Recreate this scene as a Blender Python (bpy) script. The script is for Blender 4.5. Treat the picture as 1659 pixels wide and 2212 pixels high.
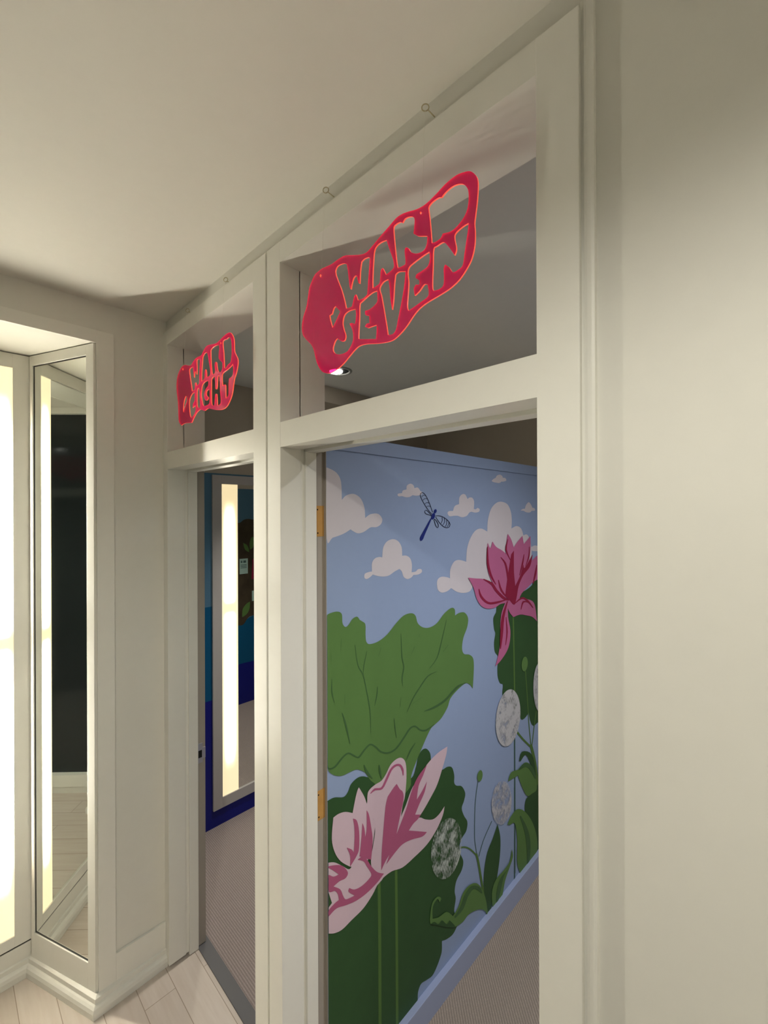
import bpy, bmesh, math
from mathutils import Vector, Matrix
from mathutils.geometry import tessellate_polygon

for o in list(bpy.data.objects):
    bpy.data.objects.remove(o)
scene = bpy.context.scene
COL = scene.collection

# ------------------------------------------------------------------ camera
F_PX, CX, CY = 942.6, 829.5, 1106.0
vx = Vector((-139 - CX, 1110 - CY, F_PX)).normalized()      # towards world -X
vy = Vector((1747 - CX, 1103 - CY, F_PX)).normalized()      # towards world +Y
ex = -(vx - vy * vx.dot(vy)).normalized()
ez = ex.cross(vy)
if ez.y > 0:
    ez = -ez
rot = Matrix(((ex.x, -ex.y, -ex.z), (vy.x, -vy.y, -vy.z), (ez.x, -ez.y, -ez.z)))
cam_data = bpy.data.cameras.new('camera')
cam = bpy.data.objects.new('camera', cam_data)
COL.objects.link(cam)
cam.matrix_world = Matrix.Translation((0, 0, 1.8)) @ rot.to_4x4()
cam_data.sensor_fit = 'HORIZONTAL'
cam_data.sensor_width = 36.0
cam_data.lens = 36.0 * F_PX / 1659.0
cam_data.clip_start = 0.02
scene.camera = cam

# ------------------------------------------------------------------ world, exposure, light levels
world = bpy.data.worlds.new('world')
scene.world = world
world.use_nodes = True
world.node_tree.nodes['Background'].inputs[0].default_value = (1.0, 0.95, 0.85, 1)
world.node_tree.nodes['Background'].inputs[1].default_value = 0.02
vs = scene.view_settings
vs.view_transform = 'Standard'
vs.look = 'None'
vs.exposure = 1.0
vs.gamma = 1.0
vs.use_curve_mapping = False

STRIP_POWER = 56.0
STRIP_POWER_WARD = 6.0
CORRIDOR_SPOT = 23.0
WARD_SEVEN_SPOT = 52.0
WARD_EIGHT_SPOT = 45.0

# ------------------------------------------------------------------ materials
def new_mat(name):
    m = bpy.data.materials.new(name)
    m.use_nodes = True
    return m, m.node_tree.nodes, m.node_tree.links, m.node_tree.nodes['Principled BSDF']

def paint(name, col, rough=0.5, spec=0.3, var=0.02, scale=30.0, bump=0.02, metal=0.0):
    m, n, l, b = new_mat(name)
    tc = n.new('ShaderNodeTexCoord')
    no = n.new('ShaderNodeTexNoise')
    no.inputs['Scale'].default_value = scale
    no.inputs['Detail'].default_value = 4
    l.new(tc.outputs['Object'], no.inputs['Vector'])
    mx = n.new('ShaderNodeMix'); mx.data_type = 'RGBA'
    mx.inputs[6].default_value = tuple(c * (1 - var) for c in col) + (1,)
    mx.inputs[7].default_value = tuple(min(1, c * (1 + var)) for c in col) + (1,)
    l.new(no.outputs['Fac'], mx.inputs[0])
    l.new(mx.outputs[2], b.inputs['Base Color'])
    if bump:
        bp = n.new('ShaderNodeBump'); bp.inputs['Strength'].default_value = bump; bp.inputs['Distance'].default_value = 0.002
        l.new(no.outputs['Fac'], bp.inputs['Height']); l.new(bp.outputs[0], b.inputs['Normal'])
    b.inputs['Roughness'].default_value = rough
    b.inputs['Specular IOR Level'].default_value = spec
    b.inputs['Metallic'].default_value = metal
    return m

def wood_floor():
    m, n, l, b = new_mat('pale_boards')
    tc = n.new('ShaderNodeTexCoord')
    mp = n.new('ShaderNodeMapping'); mp.inputs['Location'].default_value = (0.3, -0.309, 0)
    br = n.new('ShaderNodeTexBrick')
    br.inputs['Color1'].default_value = (0.64, 0.575, 0.515, 1)
    br.inputs['Color2'].default_value = (0.57, 0.505, 0.445, 1)
    br.inputs['Mortar'].default_value = (0.33, 0.27, 0.21, 1)
    br.inputs['Scale'].default_value = 1.0
    br.inputs['Mortar Size'].default_value = 0.0012
    br.inputs['Brick Width'].default_value = 0.95
    br.inputs['Row Height'].default_value = 0.107
    l.new(tc.outputs['Object'], mp.inputs[0]); l.new(mp.outputs[0], br.inputs['Vector'])
    mp2 = n.new('ShaderNodeMapping'); mp2.inputs['Scale'].default_value = (2.5, 26, 1)
    no = n.new('ShaderNodeTexNoise'); no.inputs['Scale'].default_value = 2.0; no.inputs['Detail'].default_value = 6
    l.new(tc.outputs['Object'], mp2.inputs[0]); l.new(mp2.outputs[0], no.inputs['Vector'])
    mx = n.new('ShaderNodeMix'); mx.data_type = 'RGBA'; mx.blend_type = 'MULTIPLY'; mx.inputs[0].default_value = 0.35
    cr = n.new('ShaderNodeValToRGB')
    cr.color_ramp.elements[0].position = 0.3; cr.color_ramp.elements[0].color = (0.72, 0.66, 0.6, 1)
    cr.color_ramp.elements[1].position = 0.7; cr.color_ramp.elements[1].color = (1, 1, 1, 1)
    l.new(no.outputs['Fac'], cr.inputs[0]); l.new(br.outputs['Color'], mx.inputs[6]); l.new(cr.outputs[0], mx.inputs[7])
    l.new(mx.outputs[2], b.inputs['Base Color'])
    b.inputs['Roughness'].default_value = 0.38
    b.inputs['Specular IOR Level'].default_value = 0.4
    return m

def carpet_mat(name, col, angle):
    m, n, l, b = new_mat(name)
    tc = n.new('ShaderNodeTexCoord')
    mp = n.new('ShaderNodeMapping'); mp.inputs['Rotation'].default_value = (0, 0, angle)
    wv = n.new('ShaderNodeTexWave'); wv.bands_direction = 'Y'; wv.inputs['Scale'].default_value = 34.0
    wv.inputs['Distortion'].default_value = 1.2; wv.inputs['Detail'].default_value = 2; wv.inputs['Detail Scale'].default_value = 6
    no = n.new('ShaderNodeTexNoise'); no.inputs['Scale'].default_value = 320; no.inputs['Detail'].default_value = 3
    ad = n.new('ShaderNodeMath'); ad.operation = 'MULTIPLY'
    l.new(tc.outputs['Object'], mp.inputs[0]); l.new(mp.outputs[0], wv.inputs['Vector']); l.new(tc.outputs['Object'], no.inputs['Vector'])
    l.new(wv.outputs['Fac'], ad.inputs[0]); l.new(no.outputs['Fac'], ad.inputs[1])
    mx = n.new('ShaderNodeMix'); mx.data_type = 'RGBA'
    mx.inputs[6].default_value = tuple(c * 0.72 for c in col) + (1,)
    mx.inputs[7].default_value = tuple(min(1, c * 1.45) for c in col) + (1,)
    l.new(ad.outputs[0], mx.inputs[0]); l.new(mx.outputs[2], b.inputs['Base Color'])
    bp = n.new('ShaderNodeBump'); bp.inputs['Strength'].default_value = 0.5; bp.inputs['Distance'].default_value = 0.004
    l.new(ad.outputs[0], bp.inputs['Height']); l.new(bp.outputs[0], b.inputs['Normal'])
    b.inputs['Roughness'].default_value = 0.95; b.inputs['Specular IOR Level'].default_value = 0.1
    return m

def diffuser_mat(name, power, z_gap, end_power, white=(1.0, 0.97, 0.86), edge=(1.0, 0.80, 0.44), axis='Y'):
    """backlit strip: two tubes end to end behind an opal sheet"""
    m, n, l, b = new_mat(name)
    tc = n.new('ShaderNodeTexCoord')
    sp = n.new('ShaderNodeSeparateXYZ'); l.new(tc.outputs['Generated'], sp.inputs[0])
    def mr(sock, a, c, o0=0.0, o1=1.0):
        q = n.new('ShaderNodeMapRange'); q.interpolation_type = 'SMOOTHSTEP'
        q.inputs[1].default_value = a; q.inputs[2].default_value = c; q.inputs[3].default_value = o0; q.inputs[4].default_value = o1
        l.new(sock, q.inputs[0]); return q.outputs[0]
    def mul(a, c):
        q = n.new('ShaderNodeMath'); q.operation = 'MULTIPLY'; l.new(a, q.inputs[0]); l.new(c, q.inputs[1]); return q.outputs[0]
    z = sp.outputs['Z']
    lo = mr(z, 0.06, 0.17); hi = mr(z, 0.965, 0.86)
    ab = n.new('ShaderNodeMath'); ab.operation = 'SUBTRACT'; ab.inputs[1].default_value = z_gap; l.new(z, ab.inputs[0])
    ab2 = n.new('ShaderNodeMath'); ab2.operation = 'ABSOLUTE'; l.new(ab.outputs[0], ab2.inputs[0])
    gap = mr(ab2.outputs[0], 0.004, 0.035, 0.0, 1.0)
    y1 = n.new('ShaderNodeMath'); y1.operation = 'SUBTRACT'; y1.inputs[1].default_value = 0.5; l.new(sp.outputs['Y'], y1.inputs[0])
    y2 = n.new('ShaderNodeMath'); y2.operation = 'ABSOLUTE'; l.new(y1.outputs[0], y2.inputs[0])
    side = mr(y2.outputs[0], 0.50, 0.10, 0.02, 1.0)
    mask = mul(mul(mul(mul(lo, hi), mul(gap, gap)), mul(lo, hi)), mul(side, side))
    st = n.new('ShaderNodeMapRange'); st.inputs[3].default_value = end_power; st.inputs[4].default_value = power
    l.new(mask, st.inputs[0])
    mx = n.new('ShaderNodeMix'); mx.data_type = 'RGBA'
    mx.inputs[6].default_value = edge + (1,); mx.inputs[7].default_value = white + (1,)
    l.new(mask, mx.inputs[0])
    b.inputs['Base Color'].default_value = (0.8, 0.78, 0.7, 1)
    b.inputs['Roughness'].default_value = 0.3
    l.new(mx.outputs[2], b.inputs['Emission Color']); l.new(st.outputs[0], b.inputs['Emission Strength'])
    return m

def emit_mat(name, col, power):
    m, n, l, b = new_mat(name)
    b.inputs['Base Color'].default_value = col + (1,)
    b.inputs['Emission Color'].default_value = col + (1,); b.inputs['Emission Strength'].default_value = power
    return m

def acrylic_face(name):
    m, n, l, b = new_mat(name)
    b.inputs['Base Color'].default_value = (0.97, 0.032, 0.23, 1)
    b.inputs['Roughness'].default_value = 0.08
    b.inputs['Specular IOR Level'].default_value = 0.5
    tr = n.new('ShaderNodeBsdfTransparent'); tr.inputs[0].default_value = (1.0, 0.12, 0.36, 1)
    ms = n.new('ShaderNodeMixShader')
    # faint scratches
    tc = n.new('ShaderNodeTexCoord'); mp = n.new('ShaderNodeMapping'); mp.inputs['Scale'].default_value = (180, 1, 14)
    no = n.new('ShaderNodeTexNoise'); no.inputs['Scale'].default_value = 1.0
    cr = n.new('ShaderNodeMapRange'); cr.inputs[1].default_value = 0.66; cr.inputs[2].default_value = 0.8; cr.inputs[3].default_value = 0.62; cr.inputs[4].default_value = 0.85
    l.new(tc.outputs['Object'], mp.inputs[0]); l.new(mp.outputs[0], no.inputs[0]); l.new(no.outputs['Fac'], cr.inputs[0])
    l.new(cr.outputs[0], ms.inputs[0])
    l.new(tr.outputs[0], ms.inputs[1]); l.new(b.outputs[0], ms.inputs[2])
    l.new(ms.outputs[0], n['Material Output'].inputs[0])
    return m

def live_edge(name):
    m, n, l, b = new_mat(name)
    b.inputs['Base Color'].default_value = (1.0, 0.16, 0.10, 1)
    b.inputs['Roughness'].default_value = 0.25
    b.inputs['Emission Color'].default_value = (1.0, 0.10, 0.055, 1)
    b.inputs['Emission Strength'].default_value = 0.38
    return m

def seedhead(name, col, cover, under):
    """brushed, feathery white paint"""
    m, n, l, b = new_mat(name)
    tc = n.new('ShaderNodeTexCoord')
    mp = n.new('ShaderNodeMapping'); mp.inputs['Scale'].default_value = (1, 260, 75)
    no = n.new('ShaderNodeTexNoise'); no.inputs['Scale'].default_value = 1.0; no.inputs['Detail'].default_value = 5
    l.new(tc.outputs['Object'], mp.inputs[0]); l.new(mp.outputs[0], no.inputs['Vector'])
    no2 = n.new('ShaderNodeTexNoise'); no2.inputs['Scale'].default_value = 22; l.new(tc.outputs['Object'], no2.inputs['Vector'])
    av = n.new('ShaderNodeMath'); av.operation = 'ADD'; l.new(no.outputs['Fac'], av.inputs[0]); l.new(no2.outputs['Fac'], av.inputs[1])
    cr = n.new('ShaderNodeMapRange'); cr.inputs[1].default_value = 1.0 - cover; cr.inputs[2].default_value = 1.35 - cover
    l.new(av.outputs[0], cr.inputs[0])
    tr = n.new('ShaderNodeBsdfTransparent'); ms = n.new('ShaderNodeMixShader')
    b.inputs['Base Color'].default_value = col + (1,); b.inputs['Roughness'].default_value = 0.7
    l.new(cr.outputs[0], ms.inputs[0]); l.new(tr.outputs[0], ms.inputs[1]); l.new(b.outputs[0], ms.inputs[2])
    l.new(ms.outputs[0], n['Material Output'].inputs[0])
    return m

def mirror_mat(name):
    m, n, l, b = new_mat(name)
    b.inputs['Base Color'].default_value = (0.86, 0.88, 0.84, 1)
    b.inputs['Metallic'].default_value = 1.0
    b.inputs['Roughness'].default_value = 0.005
    return m

M = {}
M['wall'] = paint('cream_wall_paint', (0.74, 0.728, 0.665), 0.55)
M['ceiling'] = paint('ceiling_paint', (0.74, 0.72, 0.66), 0.7)
M['trim'] = paint('gloss_trim_paint', (0.81, 0.80, 0.735), 0.35, 0.4)
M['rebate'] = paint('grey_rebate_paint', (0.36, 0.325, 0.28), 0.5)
M['floor'] = wood_floor()
M['carpet8'] = carpet_mat('ribbed_carpet', (0.36, 0.305, 0.285), 0.0)
M['carpet7'] = carpet_mat('ribbed_carpet_ward', (0.37, 0.31, 0.255), 0.78)
M['threshold'] = paint('threshold_rubber', (0.13, 0.13, 0.135), 0.5)
M['ward_ceiling'] = paint('ward_ceiling_paint', (0.74, 0.74, 0.70), 0.8)
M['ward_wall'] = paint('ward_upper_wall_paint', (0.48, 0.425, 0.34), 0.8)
M['mural_sky'] = paint('mural_sky_paint', (0.29, 0.375, 0.56), 0.6)
M['cloud'] = paint('cloud_paint', (0.63, 0.59, 0.62), 0.6)
M['navy_paint'] = paint('navy_paint', (0.012, 0.025, 0.19), 0.5)
M['ink_paint'] = paint('ink_paint', (0.015, 0.02, 0.05), 0.5)
M['dark_leaf'] = paint('dark_leaf_paint', (0.030, 0.085, 0.026), 0.6, var=0.12, scale=12)
M['light_leaf'] = paint('light_leaf_paint', (0.105, 0.215, 0.058), 0.6, var=0.06, scale=12)
M['leaf_vein'] = paint('leaf_vein_paint', (0.055, 0.130, 0.045), 0.6, var=0.1)
M['stem_paint'] = paint('stem_paint', (0.085, 0.175, 0.040), 0.6)
M['teal_stem'] = paint('teal_stem_paint', (0.055, 0.115, 0.10), 0.6)
M['pale_petal'] = paint('pale_petal_paint', (0.66, 0.50, 0.56), 0.6)
M['rose_petal'] = paint('rose_petal_paint', (0.42, 0.10, 0.20), 0.6)
M['orchid_petal'] = paint('orchid_petal_paint', (0.50, 0.135, 0.28), 0.6)
M['crimson_paint'] = paint('crimson_paint', (0.27, 0.012, 0.050), 0.6)
M['dandelion'] = seedhead('seedhead_white', (0.52, 0.52, 0.53), 0.36, None)
M['dandelion_thin'] = seedhead('seedhead_thin', (0.50, 0.50, 0.53), 0.20, None)
M['dandelion_dark'] = seedhead('seedhead_brushed', (0.50, 0.55, 0.50), 0.13, None)
M['skirting_blue'] = paint('skirting_blue_gloss', (0.34, 0.40, 0.58), 0.3, 0.5)
M['ocean_sky'] = paint('ocean_wall_sky', (0.085, 0.19, 0.29), 0.6)
M['sea_blue'] = paint('ocean_wall_sea', (0.0, 0.085, 0.20), 0.6)
M['navy_wall'] = paint('ocean_wall_navy', (0.006, 0.010, 0.20), 0.5)
M['tree_trunk'] = paint('tree_trunk_paint', (0.06, 0.045, 0.028), 0.6, var=0.5, scale=14)
M['grey_frame'] = paint('mirror_frame_paint', (0.50, 0.48, 0.46), 0.4)
M['mirror'] = mirror_mat('mirror_silver')
M['glass_edge'] = paint('mirror_edge', (0.05, 0.05, 0.05), 0.3, metal=0.6)
M['night_glass'] = paint('night_glass', (0.014, 0.020, 0.022), 0.09, 0.5, bump=0.0)
M['dark_gap'] = paint('dark_gap', (0.05, 0.045, 0.04), 0.9)
M['bare_wood'] = paint('bare_wood', (0.50, 0.27, 0.075), 0.6, var=0.18, scale=40)
M['screw_hole'] = paint('screw_hole', (0.02, 0.015, 0.01), 0.9)
M['steel'] = paint('brushed_steel', (0.42, 0.41, 0.46), 0.35, metal=0.3)
M['black'] = paint('black_recess', (0.01, 0.01, 0.01), 0.6)
M['brass'] = paint('brass_wire', (0.50, 0.44, 0.29), 0.4, metal=0.3)
M['thread'] = paint('nylon_thread', (0.75, 0.73, 0.66), 0.3)
M['acrylic'] = acrylic_face('pink_acrylic')
M['acrylic_edge'] = live_edge('live_edge_acrylic')
M['paper'] = paint('notice_paper', (0.42, 0.60, 0.56), 0.7)
M['paper_ink'] = paint('notice_ink', (0.08, 0.14, 0.14), 0.7)
M['ring'] = paint('downlight_ring', (0.30, 0.30, 0.27), 0.4)
M['lamp'] = emit_mat('downlight_lamp', (1.0, 0.97, 0.92), 14.0)
M['strip'] = diffuser_mat('corridor_light_strip', STRIP_POWER, 0.516, 0.47)
M['strip_ward'] = diffuser_mat('ward_light_strip', STRIP_POWER_WARD, 0.60, 0.42)

# ------------------------------------------------------------------ helpers
def add_box(bm, x0, x1, y0, y1, z0, z1, bevel=0.0):
    vs_ = [bm.verts.new(p) for p in ((x0,y0,z0),(x1,y0,z0),(x1,y1,z0),(x0,y1,z0),(x0,y0,z1),(x1,y0,z1),(x1,y1,z1),(x0,y1,z1))]
    fs = [bm.faces.new([vs_[i] for i in q]) for q in ((0,3,2,1),(4,5,6,7),(0,1,5,4),(1,2,6,5),(2,3,7,6),(3,0,4,7))]
    if bevel:
        ed = list({e for f in fs for e in f.edges})
        bmesh.ops.bevel(bm, geom=ed, offset=bevel, segments=2, affect='EDGES', profile=0.7)

def add_prism(bm, pts, z0, z1):
    """vertical prism over a plan polygon"""
    lo = [bm.verts.new((x, y, z0)) for x, y in pts]; hi = [bm.verts.new((x, y, z1)) for x, y in pts]
    bm.faces.new(lo[::-1]); bm.faces.new(hi)
    k = len(pts)
    for i in range(k):
        bm.faces.new((lo[i], lo[(i+1) % k], hi[(i+1) % k], hi[i]))

def sweep(bm, path, profile, closed=False):
    """profile (outward offset, z) swept along a plan path; mitred corners; outward = left of travel"""
    n_ = len(path); rows = []
    for i, p in enumerate(path):
        d0 = (Vector(path[i]) - Vector(path[i-1])).normalized() if i > 0 else None
        d1 = (Vector(path[i+1]) - Vector(path[i])).normalized() if i < n_-1 else None
        a = d0 or d1; b = d1 or d0
        na = Vector((-a.y, a.x)); nb = Vector((-b.y, b.x))
        m_ = (na + nb).normalized(); m_ /= max(0.3, m_.dot(na))
        rows.append([bm.verts.new((p[0] + m_.x*o, p[1] + m_.y*o, z)) for o, z in profile])
    k = len(profile)
    for r0, r1 in zip(rows, rows[1:]):
        for j in range(k):
            bm.faces.new((r0[j], r1[j], r1[(j+1) % k], r0[(j+1) % k]))
    bm.faces.new(rows[0]); bm.faces.new(rows[-1][::-1])

def obj(name, bm, mat, parent=None, smooth=False):
    bmesh.ops.recalc_face_normals(bm, faces=bm.faces)
    me = bpy.data.meshes.new(name)
    if parent is not None:
        root = parent
        while root.parent: root = root.parent
        bm.transform(root.matrix_world.inverted())
    bm.to_mesh(me); bm.free()
    for m_ in (mat if isinstance(mat, (list, tuple)) else [mat]):
        me.materials.append(m_)
    if smooth:
        for p in me.polygons: p.use_smooth = True
    o = bpy.data.objects.new(name, me); COL.objects.link(o)
    if parent is not None:
        o.parent = parent
    return o

def box_obj(name, mat, dims, parent=None, bevel=0.0):
    bm = bmesh.new()
    for d in (dims if isinstance(dims[0], (list, tuple)) else [dims]):
        add_box(bm, *d, bevel=bevel)
    return obj(name, bm, mat, parent)

def struct(o, label=None):
    o['kind'] = 'structure'
    if label: o['label'] = label
    return o

def tag(o, label, cat, group=None):
    o['label'] = label; o['category'] = cat
    if group: o['group'] = group
    return o

def thing(name, loc, label, cat, group=None, kind=None):
    o = bpy.data.objects.new(name, None); COL.objects.link(o)
    o.location = loc; o.matrix_world = Matrix.Translation(loc)
    if kind: o['kind'] = kind; o['label'] = label
    else: tag(o, label, cat, group)
    return o

def cyl(bm, a, b, r, seg=12, r2=None):
    a = Vector(a); b = Vector(b); d = (b - a).normalized()
    u = d.orthogonal().normalized(); w = d.cross(u)
    A = [bm.verts.new(a + (u*math.cos(t) + w*math.sin(t))*r) for t in [2*math.pi*i/seg for i in range(seg)]]
    r2 = r if r2 is None else r2
    B = [bm.verts.new(b + (u*math.cos(t) + w*math.sin(t))*r2) for t in [2*math.pi*i/seg for i in range(seg)]]
    bm.faces.new(A[::-1]); bm.faces.new(B)
    for i in range(seg):
        bm.faces.new((A[i], A[(i+1) % seg], B[(i+1) % seg], B[i]))

def tube(bm, pts, r, seg=8):
    for a, b in zip(pts, pts[1:]):
        cyl(bm, a, b, r, seg)

def smooth_loop(p, steps=4, closed=True):
    """Catmull-Rom through 2-D points; a third element marks a sharp corner"""
    n_ = len(p); out = []
    for i in range(n_ if closed else n_-1):
        p1 = p[i]; p2 = p[(i+1) % n_]
        p0 = p[i-1] if (closed or i > 0) else p1
        p3 = p[(i+2) % n_] if (closed or i < n_-2) else p2
        if len(p1) > 2: p0 = p1
        if len(p2) > 2: p3 = p2
        for s_ in range(steps):
            t = s_/steps; t2 = t*t; t3 = t2*t
            out.append(tuple(0.5*((2*p1[k]) + (-p0[k]+p2[k])*t + (2*p0[k]-5*p1[k]+4*p2[k]-p3[k])*t2 + (-p0[k]+3*p1[k]-3*p2[k]+p3[k])*t3) for k in (0, 1)))
    if not closed: out.append(tuple(p[-1][:2]))
    return out

def painted_layers(bm, data, xbase, sign, order):
    """flat paint shapes on a wall parallel to the YZ plane, later levels over earlier ones"""
    for rank, item in enumerate(sorted(data, key=lambda q: q[1])):
        mi = order.index(item[0]); x = xbase + sign*(0.0004 + 0.00004*rank)
        if len(item) == 3:
            pts = []
            for q in smooth_loop(item[2]):
                if not pts or (abs(q[0]-pts[-1][0]) + abs(q[1]-pts[-1][1])) > 2e-4: pts.append(q)
            tris = tessellate_polygon([[Vector((a, b, 0)) for a, b in pts]])
            v = [bm.verts.new((x, a, b)) for a, b in pts]
            for t in tris:
                try:
                    f = bm.faces.new([v[i] for i in t]); f.material_index = mi
                except ValueError: pass
        else:
            L = smooth_loop(item[2], 3, False); R = smooth_loop(item[3], 3, False)
            vl = [bm.verts.new((x, a, b)) for a, b in L]; vr = [bm.verts.new((x, a, b)) for a, b in R]
            for i in range(len(vl)-1):
                f = bm.faces.new((vl[i], vl[i+1], vr[i+1], vr[i])); f.material_index = mi

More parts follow.
